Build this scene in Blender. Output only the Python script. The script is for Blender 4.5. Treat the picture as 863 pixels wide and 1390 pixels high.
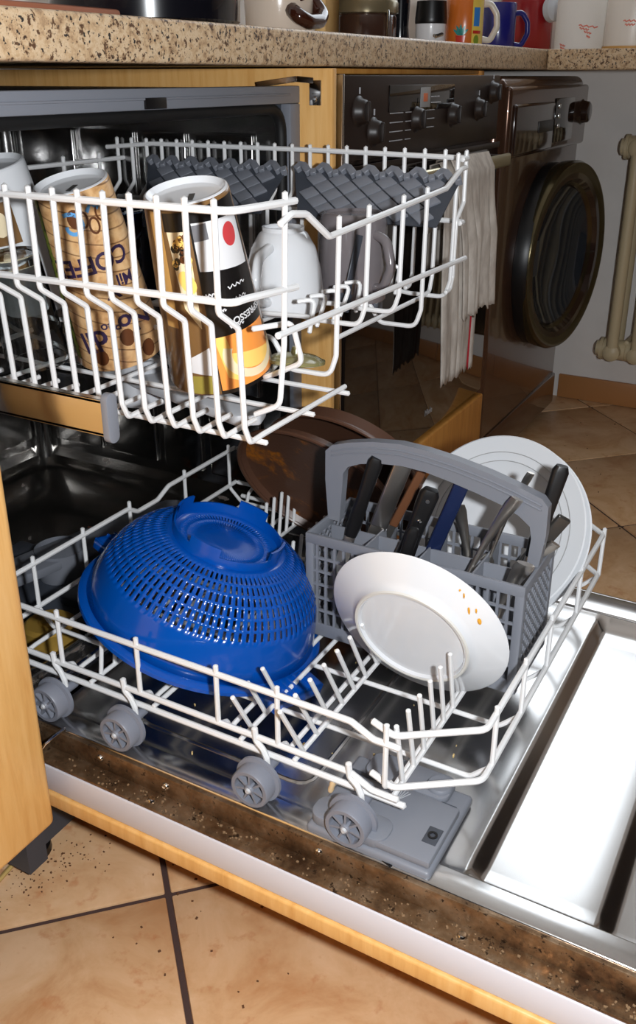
import bpy, bmesh, math, random
from mathutils import Vector, Matrix
random.seed(7)
R = math.radians
scn = bpy.context.scene
COL = scn.collection
for o in list(bpy.data.objects): bpy.data.objects.remove(o, do_unlink=True)

# ------------------------------------------------------------------ camera
cam = bpy.data.cameras.new('camera'); cam_o = bpy.data.objects.new('camera', cam); COL.objects.link(cam_o)
cam.sensor_fit = 'VERTICAL'; cam.sensor_height = 36.0; cam.sensor_width = 24.0
cam.lens = 1250 / 1390 * 36.0
cam.shift_y = -45 / 1390
cam.clip_start = 0.02
yaw, pitch = R(29.086), R(23.634)
fwd = Vector((math.cos(yaw)*math.cos(pitch), math.sin(yaw)*math.cos(pitch), -math.sin(pitch)))
rgt = Vector((math.sin(yaw), -math.cos(yaw), 0)); upv = rgt.cross(fwd)
M = Matrix((rgt, upv, -fwd)).transposed().to_4x4(); M.translation = (0, 0, .85)
cam_o.matrix_world = M
scn.camera = cam_o
# ------------------------------------------------------------------ sky, flash, exposure
world = bpy.data.worlds.new('world'); scn.world = world; world.use_nodes = True
bg = world.node_tree.nodes['Background']
bg.inputs['Color'].default_value = (.86, .93, 1.0, 1); bg.inputs['Strength'].default_value = 3.5
fl = bpy.data.lights.new('camera_flash', 'POINT'); fl.energy = 46.0; fl.shadow_soft_size = .018; fl.color = (.93, .965, 1.0)
flo = bpy.data.objects.new('camera_flash', fl); COL.objects.link(flo)
flo.location = Vector((0, 0, .85)) + rgt * .10 + upv * .01 - fwd * .02
pt = bpy.data.lights.new('window_portal', 'AREA'); pt.shape = 'RECTANGLE'; pt.size = 1.40; pt.size_y = 1.00; pt.cycles.is_portal = True
pto = bpy.data.objects.new('window_portal', pt); COL.objects.link(pto)
pto.location = (2.60, .46, 1.785); pto.rotation_euler = (0, R(90), 0)
vs = scn.view_settings; vs.view_transform = 'Standard'; vs.look = 'None'; vs.gamma = 1; vs.use_curve_mapping = False; vs.exposure = 0.0

# ------------------------------------------------------------------ materials
def lin(c):
    return tuple((x/255/12.92 if x/255 <= .04045 else ((x/255+.055)/1.055)**2.4) for x in c) + (1,)
MATS = {}
def mat(name, c=(200,200,200), rough=.5, metal=0.0, trans=0.0, ior=1.45, coat=0.0, spec=.5, emis=None, alpha=1.0):
    if name in MATS: return MATS[name]
    m = bpy.data.materials.new(name); m.use_nodes = True; b = m.node_tree.nodes['Principled BSDF']
    b.inputs['Base Color'].default_value = lin(c); b.inputs['Roughness'].default_value = rough; b.inputs['Metallic'].default_value = metal
    b.inputs['Transmission Weight'].default_value = trans; b.inputs['IOR'].default_value = ior
    b.inputs['Coat Weight'].default_value = coat; b.inputs['Specular IOR Level'].default_value = spec
    if emis: b.inputs['Emission Color'].default_value = lin(emis[0]); b.inputs['Emission Strength'].default_value = emis[1]
    MATS[name] = m; return m
def nodes(m): return m.node_tree.nodes, m.node_tree.links, m.node_tree.nodes['Principled BSDF']
def coords(m, scale=(1,1,1), rot=(0,0,0), kind='Object'):
    n, l, b = nodes(m); tc = n.new('ShaderNodeTexCoord'); mp = n.new('ShaderNodeMapping')
    mp.inputs['Scale'].default_value = scale; mp.inputs['Rotation'].default_value = rot; l.new(tc.outputs[kind], mp.inputs['Vector']); return mp.outputs['Vector']
def noise(m, vec, scale, detail=4, rough=.6, dist=0):
    n, l, b = nodes(m); t = n.new('ShaderNodeTexNoise'); t.inputs['Scale'].default_value = scale; t.inputs['Detail'].default_value = detail
    t.inputs['Roughness'].default_value = rough; t.inputs['Distortion'].default_value = dist; l.new(vec, t.inputs['Vector']); return t.outputs['Fac']
def ramp(m, fac, stops, const=False):
    n, l, b = nodes(m); r = n.new('ShaderNodeValToRGB'); l.new(fac, r.inputs['Fac']); e = r.color_ramp
    if const: e.interpolation = 'CONSTANT'
    while len(e.elements) < len(stops): e.elements.new(.5)
    for k, (p, c) in enumerate(stops): e.elements[k].position = p; e.elements[k].color = c if len(c) == 4 else lin(c)
    return r.outputs['Color']
def mix(m, fac, a, b_, mode='MIX'):
    n, l, b = nodes(m); x = n.new('ShaderNodeMix'); x.data_type = 'RGBA'; x.blend_type = mode
    for sock, v in ((x.inputs[0], fac), (x.inputs[6], a), (x.inputs[7], b_)):
        if isinstance(v, (int, float)): sock.default_value = v
        elif isinstance(v, tuple): sock.default_value = v if len(v) == 4 else lin(v)
        else: l.new(v, sock)
    return x.outputs[2]
def bump(m, fac, strength=.2, dist=.002):
    n, l, b = nodes(m); t = n.new('ShaderNodeBump'); t.inputs['Strength'].default_value = strength; t.inputs['Distance'].default_value = dist
    l.new(fac, t.inputs['Height']); l.new(t.outputs['Normal'], b.inputs['Normal'])
def setc(m, col, sock='Base Color'): n, l, b = nodes(m); l.new(col, b.inputs[sock])
W1, K0 = (1,1,1,1), (0,0,0,1)

def wood_mat(name, a, b_, c_, sc=(14,14,1.2)):
    m = mat(name, a, .42); v = coords(m, sc); f = noise(m, v, 6, 6, .65, .4)
    setc(m, ramp(m, f, [(.3, b_), (.5, a), (.72, c_)])); f2 = noise(m, v, 30, 3); bump(m, f2, .05); return m
WOOD = wood_mat('beech_wood', (220,170,102), (208,154,86), (228,182,118))
WOODD = wood_mat('beech_wood_aged', (205,142,66), (190,126,54), (216,156,80))
# speckled worktop
GRAN = mat('speckled_worktop', (190,158,120), .38)
v = coords(GRAN); f = noise(GRAN, v, 110, 5, .7); base = ramp(GRAN, f, [(.32, (146,116,88)), (.46, (190,160,124)), (.58, (206,182,150)), (.7, (180,146,110))])
f = noise(GRAN, v, 180, 3, .6); d = ramp(GRAN, f, [(.57, K0), (.63, W1)]); base = mix(GRAN, d, base, (92,66,48))
f = noise(GRAN, v, 270, 2, .5); d = ramp(GRAN, f, [(.62, K0), (.66, W1)]); base = mix(GRAN, d, base, (52,48,46)); setc(GRAN, base)
WALLM = mat('white_plaster', (222,216,210), .85); v = coords(WALLM); f = noise(WALLM, v, 3, 5); f2 = noise(WALLM, v, 45, 3)
c = ramp(WALLM, f, [(.35, (226,221,216)), (.6, (238,234,230))]); d = ramp(WALLM, f2, [(.74, K0), (.78, W1)]); setc(WALLM, mix(WALLM, d, c, (186,172,160))); bump(WALLM, f2, .08)
TILE = mat('terracotta_tile', (214,166,126), .38); v = coords(TILE); n_, l_, b_ = nodes(TILE)
oi = n_.new('ShaderNodeObjectInfo'); vm = n_.new('ShaderNodeVectorMath'); vm.operation = 'ADD'; l_.new(v, vm.inputs[0])
sc_ = n_.new('ShaderNodeMath'); sc_.operation = 'MULTIPLY'; sc_.inputs[1].default_value = 37; l_.new(oi.outputs['Random'], sc_.inputs[0]); l_.new(sc_.outputs[0], vm.inputs[1]); v = vm.outputs[0]
f = noise(TILE, v, 9, 6, .65, .6); f2 = noise(TILE, v, 40, 4, .6); c = ramp(TILE, f, [(.34, (190,142,98)), (.5, (208,168,126)), (.66, (220,184,146))])
c = mix(TILE, ramp(TILE, f2, [(.58, K0), (.72, (.7,.7,.7,1))]), c, (184,122,78)); setc(TILE, c); bump(TILE, f2, .12, .001)
GROUT = mat('dark_grout', (70,52,48), .9)
WIRE = mat('white_coated_wire', (222,222,222), .32)
STEEL = mat('polished_tub_steel', (172,171,170), .17, 1.0); v = coords(STEEL); f = noise(STEEL, v, 24, 3); bump(STEEL, f, .12, .004)
STEELB = mat('brushed_door_steel', (204,202,200), .2, 1.0); v = coords(STEELB, (3,60,3)); f = noise(STEELB, v, 20, 3); setc(STEELB, ramp(STEELB, f, [(.3, (.17,.17,.17,1)), (.7, (.20,.20,.20,1))]), 'Roughness')
STEELF = mat('stained_floor_steel', (150,146,140), .2, 1.0); v = coords(STEELF); f = noise(STEELF, v, 7, 5, .6, .8); f2 = noise(STEELF, v, 50, 3)
k = ramp(STEELF, f, [(.62, K0), (.72, W1)]); setc(STEELF, mix(STEELF, k, (176,172,166), (120,62,18))); setc(STEELF, mix(STEELF, k, (.2,.2,.2,1), (.75,.75,.75,1)), 'Roughness'); setc(STEELF, mix(STEELF, k, W1, K0), 'Metallic')
RUST = mat('rusty_channel', (140,108,76), .38, .75); v = coords(RUST); f = noise(RUST, v, 22, 6, .7); f2 = noise(RUST, v, 130, 3, .7)
c = ramp(RUST, f, [(.35, (84,62,44)), (.5, (124,98,72)), (.65, (150,128,104))]); k = ramp(RUST, f2, [(.60, K0), (.66, W1)]); setc(RUST, mix(RUST, k, c, (58,42,28))); setc(RUST, ramp(RUST, f2, [(.4,(.3,.3,.3,1)),(.7,(.7,.7,.7,1))]), 'Roughness')
CHROME = mat('chrome', (214,212,210), .1, 1.0)
CUTST = mat('cutlery_steel', (206,200,192), .3, 1.0)
GREY = mat('grey_plastic', (116,119,127), .42)
GREYD = mat('dark_grey_plastic', (62,66,74), .45)
GREYL = mat('light_grey_plastic', (176,178,182), .45)
GREYW = mat('wheel_grey_plastic', (118,121,131), .42)
BLACK = mat('black_plastic', (16,15,16), .35)
RUBBER = mat('black_rubber', (12,12,13), .6)
WHITEP = mat('white_enamel', (204,202,208), .4)
PORC = mat('white_porcelain', (212,214,217), .1, coat=.3)
PORCD = mat('used_white_porcelain', (226,228,228), .1, coat=.3); v = coords(PORCD); f = noise(PORCD, v, 34, 2, .5); f2 = noise(PORCD, v, 11, 2)
k = mix(PORCD, 1.0, ramp(PORCD, f, [(.69, K0), (.72, W1)]), ramp(PORCD, f2, [(.50, K0), (.56, W1)]), 'MULTIPLY'); setc(PORCD, mix(PORCD, k, (226,228,228), (222,160,40)))
BLUE = mat('blue_plastic', (0,72,160), .2, coat=.35)
PANM = mat('brown_coated_pan', (84,56,42), .34); 
PAND = mat('brown_pan_residue', (84,56,42), .4); v = coords(PAND); f = noise(PAND, v, 16, 5, .6, .5); f2 = noise(PAND, v, 160, 3, .6)
k = mix(PAND, 1.0, ramp(PAND, f, [(.54, K0), (.62, W1)]), ramp(PAND, f2, [(.40, (.35,.35,.35,1)), (.6, W1)]), 'MULTIPLY'); setc(PAND, mix(PAND, k, (84,56,42), (158,92,26))); bump(PAND, f2, .25, .001)
OVENM = mat('brown_oven_metal', (50,38,33), .34, .5)
OVENG = mat('dark_oven_glass', (18,13,11), .05, coat=.5)
WMM = mat('brown_metallic_paint', (84,58,44), .22, .5, coat=.5)
WMD = mat('dark_brown_gloss', (44,30,24), .12, coat=.5)
OLIVE = mat('olive_chrome', (92,84,62), .2, .85)
GLASS = mat('clear_glass', (240,244,244), .02, trans=1.0, ior=1.45)
GLASSB = mat('dark_blue_glass', (40,70,120), .03, trans=1.0)
WMGL = mat('tinted_door_glass', (60,66,74), .04, trans=.55, ior=1.4)
CREAMR = mat('cream_radiator_enamel', (196,180,146), .4)
BASEB = mat('baseboard_tile', (176,122,74), .4); 
NYLON = mat('black_knife_handle', (20,19,20), .38)
BRONZE = mat('brass_filter', (188,150,70), .3, .5)
LINEN = mat('grey_linen', (196,186,176), .9); v = coords(LINEN, (1,1,.3)); f = noise(LINEN, v, 70, 3); setc(LINEN, ramp(LINEN, f, [(.35,(176,166,156)),(.65,(208,200,190))])); bump(LINEN, noise(LINEN, v, 300, 2), .2, .001)
REDST = mat('red_stripe', (176,40,52), .9)

# ------------------------------------------------------------------ mesh helpers
def gbox(x0,x1,y0,y1,z0,z1,bev=0,seg=2):
    bm = bmesh.new(); bmesh.ops.create_cube(bm, size=1)
    for v in bm.verts: v.co = Vector(((x0+x1)/2 + v.co.x*(x1-x0), (y0+y1)/2 + v.co.y*(y1-y0), (z0+z1)/2 + v.co.z*(z1-z0)))
    if bev: bmesh.ops.bevel(bm, geom=list(bm.edges), offset=bev, segments=seg, profile=.5, affect='EDGES', clamp_overlap=True)
    return bmout(bm)
def bmout(bm):
    bm.verts.ensure_lookup_table(); bm.verts.index_update()
    V = [tuple(v.co) for v in bm.verts]; F = [[v.index for v in f.verts] for f in bm.faces]; bm.free(); return V, F
def gjoin(*gs):
    V, F = [], []
    for g in gs:
        n = len(V); V += list(g[0]); F += [[i+n for i in f] for f in g[1]]
    return V, F
def gx(g, M): return [tuple(M @ Vector(v)) for v in g[0]], g[1]
def fillet(pts, r, n=4, closed=False):
    pts = [Vector(p) for p in pts]; out = []; N = len(pts)
    for i, p in enumerate(pts):
        if not closed and i in (0, N-1): out.append(p); continue
        a, b = pts[i-1], pts[(i+1) % N]; da, db = (a-p), (b-p); la, lb = da.length, db.length
        if la < 1e-6 or lb < 1e-6: continue
        da /= la; db /= lb; ang = da.angle(db, math.pi)
        if ang > 3.10: out.append(p); continue
        d = min(r / math.tan(ang/2) if ang > .01 else r, la*.48, lb*.48); p0 = p+da*d; p1 = p+db*d
        for k in range(n+1):
            t = k/n; out.append(p0*(1-t)**2 + p*2*t*(1-t) + p1*t*t)
    return out
def gtube(pts, r, n=8, closed=False, fil=0, fn=4, cap=True):
    pts = fillet(pts, fil, fn, closed) if fil else [Vector(p) for p in pts]
    N = len(pts); T = []
    for i in range(N):
        if closed: t = pts[(i+1) % N]-pts[i-1]
        else: t = pts[min(i+1,N-1)]-pts[max(i-1,0)]
        T.append(t.normalized())
    u = T[0].orthogonal().normalized(); V = []; F = []
    for i in range(N):
        if i:
            q = T[i-1].rotation_difference(T[i]); u = (q @ u).normalized()
        u = (u - T[i]*u.dot(T[i])).normalized(); w = T[i].cross(u)
        ri = r[i] if isinstance(r, (list, tuple)) else r
        for k in range(n):
            a = 2*math.pi*k/n; V.append(tuple(pts[i]+(u*math.cos(a)+w*math.sin(a))*ri))
    for i in range(N if closed else N-1):
        j = (i+1) % N
        for k in range(n): F.append([i*n+k, i*n+(k+1)%n, j*n+(k+1)%n, j*n+k])
    if not closed and cap:
        for i, s in ((0,-1),(N-1,1)):
            ri = r[i] if isinstance(r, (list, tuple)) else r
            c = len(V); V.append(tuple(pts[i]+T[i]*s*ri*.7)); b = i*n
            for k in range(n): F.append([b+(k+1)%n, b+k, c] if s < 0 else [b+k, b+(k+1)%n, c])
    return V, F
def glathe(prof, n=48, M=None, a0=0, a1=2*math.pi):
    full = abs(a1-a0-2*math.pi) < 1e-6; V = []; F = []; rows = []; m = n if full else n+1
    for r, z in prof:
        if r < 1e-6: rows.append([len(V)]); V.append((0,0,z)); continue
        rows.append(list(range(len(V), len(V)+m)))
        for k in range(m):
            a = a0+(a1-a0)*k/n; V.append((r*math.cos(a), r*math.sin(a), z))
    for A, B in zip(rows, rows[1:]):
        for k in range(n):
            k2 = (k+1) % m
            if len(A) == 1 and len(B) == 1: continue
            if len(A) == 1: F.append([A[0], B[k2], B[k]])
            elif len(B) == 1: F.append([A[k], A[k2], B[0]])
            else: F.append([A[k], A[k2], B[k2], B[k]])
    return gx((V, F), M) if M else (V, F)
def frame(c, n, ref=(0,0,1)):
    n = Vector(n).normalized(); x = Vector(ref)-n*Vector(ref).dot(n)
    if x.length < 1e-4: x = n.orthogonal()
    x.normalize(); y = n.cross(x); m = Matrix((x, y, n)).transposed().to_4x4(); m.translation = Vector(c); return m
def gprism(poly, h, M=None, bev=0):
    bm = bmesh.new(); vs_ = [bm.verts.new((p[0], p[1], 0)) for p in poly]; f = bm.faces.new(vs_)
    ex = bmesh.ops.extrude_face_region(bm, geom=[f]); bmesh.ops.translate(bm, vec=(0,0,h), verts=[e for e in ex['geom'] if isinstance(e, bmesh.types.BMVert)])
    if bev: bmesh.ops.bevel(bm, geom=list(bm.edges), offset=bev, segments=2, profile=.5, affect='EDGES', clamp_overlap=True)
    bmesh.ops.recalc_face_normals(bm, faces=list(bm.faces)); g = bmout(bm); return gx(g, M) if M else g
def rrect(w, h, r, n=5):
    P = []
    for cx, cy, a in ((w/2-r, h/2-r, 0), (-w/2+r, h/2-r, 90), (-w/2+r, -h/2+r, 180), (w/2-r, -h/2+r, 270)):
        for k in range(n+1): t = R(a+90*k/n); P.append((cx+r*math.cos(t), cy+r*math.sin(t)))
    return P
def gbar(a, b, w, t, ref=(0,0,1), bev=.0008):
    a, b = Vector(a), Vector(b); M = frame(a, b-a, ref); L = (b-a).length
    return gx(gbox(-w/2, w/2, -t/2, t/2, 0, L, bev, 1), M)

ORI = {}
def mesh_obj(name, g, m, origin, parent=None, smooth=True, ang=38):
    me = bpy.data.meshes.new(name); o3 = Vector(origin)
    me.from_pydata([tuple(Vector(v)-o3) for v in g[0]], [], g[1]); me.validate()
    bm = bmesh.new(); bm.from_mesh(me); bmesh.ops.recalc_face_normals(bm, faces=list(bm.faces)); bm.to_mesh(me); bm.free()
    if smooth:
        me.polygons.foreach_set('use_smooth', [True]*len(me.polygons)); me.set_sharp_from_angle(angle=R(ang))
    for x in (m if isinstance(m, (list, tuple)) else [m]): me.materials.append(x)
    o = bpy.data.objects.new(name, me); COL.objects.link(o)
    if parent: o.parent = parent; o.location = (0,0,0)
    else: o.location = origin
    ORI[o.name] = tuple(origin); return o
def thing(name, label, cat, origin, group=None):
    o = bpy.data.objects.new(name, None); COL.objects.link(o); o.location = origin; o.empty_display_size = .02
    o['label'] = label; o['category'] = cat; ORI[o.name] = tuple(origin)
    if group: o['group'] = group
    return o
def part(par, name, g, m, smooth=True, label=None, ang=38):
    o = mesh_obj(name, g, m, ORI[par.name], par, smooth, ang)
    if label: o['label'] = label
    return o
def single(name, label, cat, g, m, origin=None, group=None, smooth=True):
    if origin is None:
        xs, ys, zs = zip(*g[0]); origin = ((min(xs)+max(xs))/2, (min(ys)+max(ys))/2, min(zs))
    o = mesh_obj(name, g, m, origin, None, smooth); o['label'] = label; o['category'] = cat
    if group: o['group'] = group
    return o
def struct(name, g, m, label=None, smooth=False):
    o = mesh_obj(name, g, m, (0,0,0), None, smooth); o['kind'] = 'structure'; o['label'] = label or name.replace('_', ' '); o['category'] = name.split('_')[0]; return o
def dup(o, parent, loc):
    c = o.copy(); COL.objects.link(c); c.parent = parent; c.location = loc; return c
def solid(o, t, off=0):
    md = o.modifiers.new('solidify', 'SOLIDIFY'); md.thickness = t; md.offset = off; return o

# text / shapes wrapped round a cup
def text_geo(body, size, align='CENTER', spacing=1.0):
    cu = bpy.data.curves.new('t', 'FONT'); cu.body = body; cu.size = size; cu.align_x = align; cu.space_character = spacing; cu.resolution_u = 3; cu.offset = size*.022
    ob = bpy.data.objects.new('t', cu); COL.objects.link(ob); dg = bpy.context.evaluated_depsgraph_get(); me = ob.evaluated_get(dg).to_mesh()
    V = [(v.co.x, v.co.y) for v in me.vertices]; F = [list(p.vertices) for p in me.polygons]; ob.evaluated_get(dg).to_mesh_clear()
    bpy.data.objects.remove(ob); bpy.data.curves.remove(cu); return V, F
def poly_geo(P): return list(P), [list(range(len(P)))]
def stroke_geo(P, w):
    V, F = [], []
    for i, p in enumerate(P):
        a = Vector(P[max(i-1,0)]); b = Vector(P[min(i+1,len(P)-1)]); t = (b-a).normalized(); nn = Vector((-t.y, t.x))*w/2
        V += [tuple(Vector(p)+nn), tuple(Vector(p)-nn)]
    for i in range(len(P)-1): F.append([2*i, 2*i+1, 2*i+3, 2*i+2])
    return V, F
def jn2(*gs): return gjoin(*gs)
def wrap(g2, fmap, step=.003, rot=0, at=(0,0)):
    bm = bmesh.new(); cr, sr = math.cos(rot), math.sin(rot)
    vs_ = [bm.verts.new((x*cr-y*sr+at[0], x*sr+y*cr+at[1], 0)) for x, y in g2[0]]
    for f in g2[1]:
        try: bm.faces.new([vs_[i] for i in f])
        except ValueError: pass
    bmesh.ops.triangulate(bm, faces=list(bm.faces))
    xs = [v.co.x for v in bm.verts]; ys = [v.co.y for v in bm.verts]
    x = math.ceil(min(xs)/step)*step
    while x < max(xs):
        bmesh.ops.bisect_plane(bm, geom=list(bm.verts)+list(bm.edges)+list(bm.faces), plane_co=(x,0,0), plane_no=(1,0,0)); x += step
    y = math.ceil(min(ys)/(step*4))*step*4
    while y < max(ys):
        bmesh.ops.bisect_plane(bm, geom=list(bm.verts)+list(bm.edges)+list(bm.faces), plane_co=(0,y,0), plane_no=(0,1,0)); y += step*4
    for v in bm.verts: v.co = fmap(v.co.x, v.co.y)
    return bmout(bm)

# ================================================================== SETTING
floor = struct('floor', gbox(-2.5,2.62,-4.0,1.32,-.05,-.0035), GROUT, 'terracotta tiled kitchen floor laid diagonally with dark grout')
PITCH, TS = .340, .3335
e1 = Vector((1,-1,0)).normalized(); e2 = Vector((1,1,0)).normalized(); t0 = Vector((.589,.522,0)) + (e1+e2)*PITCH/2
tile0 = None
for i in range(-6, 8):
    for j in range(-8, 6):
        c = t0 + e1*i*PITCH + e2*j*PITCH
        if not (-.5 < c.x < 2.85 and -1.1 < c.y < 1.0): continue
        if tile0 is None:
            tile0 = mesh_obj('tile', gbox(-TS/2,TS/2,-TS/2,TS/2,-.010,0,.0022,2), TILE, (0,0,0), floor); o = tile0
        else: o = tile0.copy(); COL.objects.link(o)
        o.location = c; o.rotation_euler = (0,0,R(-45))
wy0, wy1, wz0, wz1 = -.02, .94, 1.12, 2.45
XR = 2.562
wr = struct('wall_right', gjoin(gbox(XR,XR+.12,-.95,wy0,0,2.55), gbox(XR,XR+.12,wy1,1.32,0,2.55), gbox(XR,XR+.12,wy0,wy1,0,wz0), gbox(XR,XR+.12,wy0,wy1,wz1,2.55)), WALLM, 'white plastered wall behind the radiator')
struct('wall_back', gbox(-2.5,XR,1.26,1.36,0,2.55), WALLM, 'white wall behind the worktop')
DARKW = mat('dark_low_bounce_wall', (52,36,26), .6)  # unseen walls get a dark colour to keep bounce light low
struct('wall_left', gbox(-2.58,-2.5,-4.0,1.36,0,2.55), DARKW, 'unseen wall left of the camera, coloured dark to cut bounce light')
struct('wall_front', gbox(-2.5,XR,-4.08,-4.0,0,2.55), DARKW, 'unseen wall behind the camera, coloured dark to cut bounce light')
struct('wall_end_added', gbox(XR-.02,XR+.12,-4.0,-.952,0,2.55), DARKW, 'added unseen dark wall beyond the worktop for the steel door to reflect')  # added out of view so the door's steps reflect something dark
struct('ceiling', gbox(-2.58,XR+.12,-4.08,1.36,2.55,2.6), WALLM, 'white kitchen ceiling')
bb = struct('baseboard_right', gbox(XR-.010,XR,-.95,-.92,0,.068,.002), BASEB, 'terracotta baseboard tiles along the white wall')
y = .63
while y > -.90:
    part(bb, 'tile', gbox(XR-.010,XR,max(y-.33,-.918)+.002,y,.001,.068,.002), BASEB); y -= .332
WHITEW = mat('white_window_paint', (232,230,226), .4)
win = struct('window_1', gjoin(gbox(XR-.01,XR+.06,wy0,wy0+.05,wz0,wz1,.004), gbox(XR-.01,XR+.06,wy1-.05,wy1,wz0,wz1,.004), gbox(XR-.01,XR+.06,wy0+.05,wy1-.05,wz0,wz0+.05,.004), gbox(XR-.01,XR+.06,wy0+.05,wy1-.05,wz1-.05,wz1,.004)), WHITEW, 'white framed kitchen window above the radiator')
part(win, 'window_handle', gjoin(gbox(XR-.02,XR-.01,wy1-.035,wy1-.015,1.70,1.76,.003), gtube([(XR-.018,wy1-.025,1.75),(XR-.05,wy1-.025,1.75),(XR-.05,wy1-.025,1.64)], .008, 8, fil=.01)), CHROME)
PANE = mat('window_pane', (255,255,255), 0); n_, l_, b_ = nodes(PANE); tr = n_.new('ShaderNodeBsdfTransparent'); gl = n_.new('ShaderNodeBsdfGlossy'); gl.inputs['Roughness'].default_value = .01
mx = n_.new('ShaderNodeMixShader'); mx.inputs[0].default_value = .06; l_.new(tr.outputs[0], mx.inputs[1]); l_.new(gl.outputs[0], mx.inputs[2]); l_.new(mx.outputs[0], n_['Material Output'].inputs['Surface'])
for a, b in ((wy0+.05,wy1-.05),): part(win, 'pane', gbox(XR+.02,XR+.024,a,b,wz0+.05,wz1-.05), PANE, False)
part(win, 'window_sill', gbox(XR-.05,XR+.03,wy0-.02,wy1+.02,wz0-.03,wz0,.006), WHITEW)

# ------------------------------------------------------------------ worktops
single('worktop', 'speckled beige worktop running above the dishwasher and the oven', 'worktop', gbox(-.6,2.56,.61,1.26,.861,.901,.004,3), GRAN)
single('worktop', 'darker speckled worktop returning along the wall above the radiator', 'worktop', gbox(2.075,2.56,-.945,.6085,.861,.901,.004,3), GRAN)

# ------------------------------------------------------------------ left base cabinet
cb = thing('base_cabinet', 'light wooden base cabinet with rounded door edge left of the dishwasher', 'cabinet', (.22,.9,.15))
part(cb, 'side_panel', gbox(.490,.5065,.606,1.2,.15,.859,.001), WOOD)
part(cb, 'side_panel', gbox(-.08,-.0635,.606,1.2,.15,.859,.001), WOOD)
part(cb, 'bottom_panel', gbox(-.0635,.490,.606,1.2,.15,.166,.001), WOOD)
part(cb, 'door', gbox(-.078,.5025,.586,.6045,.148,.852,.0075,4), WOOD)
for x, yy in ((.445,.690),(-.03,.690),(.47,1.12),(-.03,1.12)):
    lg = part(cb, 'leg', glathe([(0,.15),(.030,.15),(.030,.142),(.019,.138),(.017,.03),(.026,.022),(.028,0.001),(0,.001)], 24, Matrix.Translation((x,yy,0))), BLACK)
part(cb, 'plinth_clip', gbox(.492,.540,.632,.650,.122,.147,.003), GREYD)
part(cb, 'plinth_clip', gbox(.425,.458,.612,.632,.134,.147,.003), GREYD)
single('cable', 'thin yellowish cable lying on the floor under the cabinet', 'cable', gtube([(.50,.70,.004),(.56,.708,.004),(.60,.714,.005),(.615,.735,.006),(.60,.78,.006),(.52,.82,.006)], .0028, 6, fil=.03), mat('yellowed_cable', (190,160,96), .6))
dirt = []
for k in range(110):
    a = random.random(); x = .50 + .10*a + random.gauss(0,.016); yy = .675 + random.gauss(0,.012) - .03*a + random.gauss(0,.01)
    s = random.uniform(.0003,.0012)
    dirt.append(gx(gbox(-s,s,-s*.7,s*.7,0,s*.8), Matrix.Translation((x,yy,.0001)) @ Matrix.Rotation(random.random()*3,4,'Z')))
for k in range(70):
    x = random.uniform(.5,.9); yy = random.uniform(.35,.69); s = random.uniform(.0005,.0016)
    dirt.append(gx(gbox(-s,s,-s*.7,s*.7,0,s*.8), Matrix.Translation((x,yy,.0001)) @ Matrix.Rotation(random.random()*3,4,'Z')))
for k in range(24):
    x = random.uniform(1.6,2.4); yy = random.uniform(.1,.55); s = random.uniform(.001,.0022)
    dirt.append(gx(gbox(-s,s,-s*.7,s*.7,0,s*.8), Matrix.Translation((x,yy,.0001))))
o = single('floor_crumbs', 'dark crumbs of dirt scattered on the floor tiles', 'crumbs', gjoin(*dirt), mat('dark_dirt', (96,64,40), .95), (0,0,0)); o['kind'] = 'stuff'

# ------------------------------------------------------------------ oven cabinet + oven
oc = thing('oven_cabinet', 'light wooden housing around the built-in oven with drawer front below', 'cabinet', (1.45,.9,.0))
part(oc, 'side_panel', gbox(1.120,1.1315,.602,1.22,.002,.859,.0012), WOOD)
part(oc, 'side_panel', gbox(1.772,1.788,.640,1.22,.002,.859,.0012), WOODD)
part(oc, 'drawer_front', gbox(1.143,1.770,.590,.608,.085,.243,.004,3), WOODD)
part(oc, 'plinth', gbox(1.143,1.770,.66,.675,.002,.084,.001), WOODD)
part(oc, 'top_rail', gbox(1.1315,1.772,.645,.68,.8525,.8595,.001), WOODD)
ov = thing('oven', 'dark brown built-in oven with towels hanging on its handle', 'oven', (1.456,.9,.25))
part(ov, 'body', gbox(1.146,1.766,.612,1.16,.250,.851,.002), OVENM)
part(ov, 'control_panel', gbox(1.148,1.764,.600,.612,.742,.851,.002), OVENM)
part(ov, 'trim_strip', gbox(1.1425,1.1465,.598,.613,.25,.852,.001), CHROME, label='chrome trim strip')
part(ov, 'display', gbox(1.285,1.535,.5985,.6,.802,.838,.0005), OVENG)
part(ov, 'display_window', gbox(1.395,1.432,.5975,.5985,.806,.834,.0003), mat('lit_display', (150,150,150), .3))
part(ov, 'digit_panel', gbox(1.405,1.421,.5970,.5975,.814,.826,.0002), mat('orange_display', (206,110,70), .3))
for a in range(3): part(ov, 'symbol_mark', gbox(1.437+a*.012,1.446+a*.012,.5978,.5984,.820,.8215), GREYL, False)
part(ov, 'symbol_mark', gjoin(*[gbox(1.437+a*.01,1.4455+a*.01,.5978,.5984,.8115,.813) for a in range(4)]), GREYL, False)
for x, z in ((1.192,.806),(1.238,.778),(1.385,.790),(1.532,.792),(1.655,.797),(1.725,.823)):
    kM = frame((x,.600,z), (0,-1,0)); KNOBM = mat('matt_dark_knob', (34,25,21), .4); kn = part(ov, 'knob', gx(glathe([(0,.013),(.012,.013),(.0150,.010),(.0165,.003),(.020,.0),(0,0)], 28), kM), KNOBM)
    part(kn, 'grip', gbox(x-.0030,x+.0030,.583,.590,z-.013,z+.013,.0015), KNOBM)
    part(kn, 'index_mark', gbox(x-.0012,x+.0012,.5985,.5997,z+.022,z+.030), GREYL, False)
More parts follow.
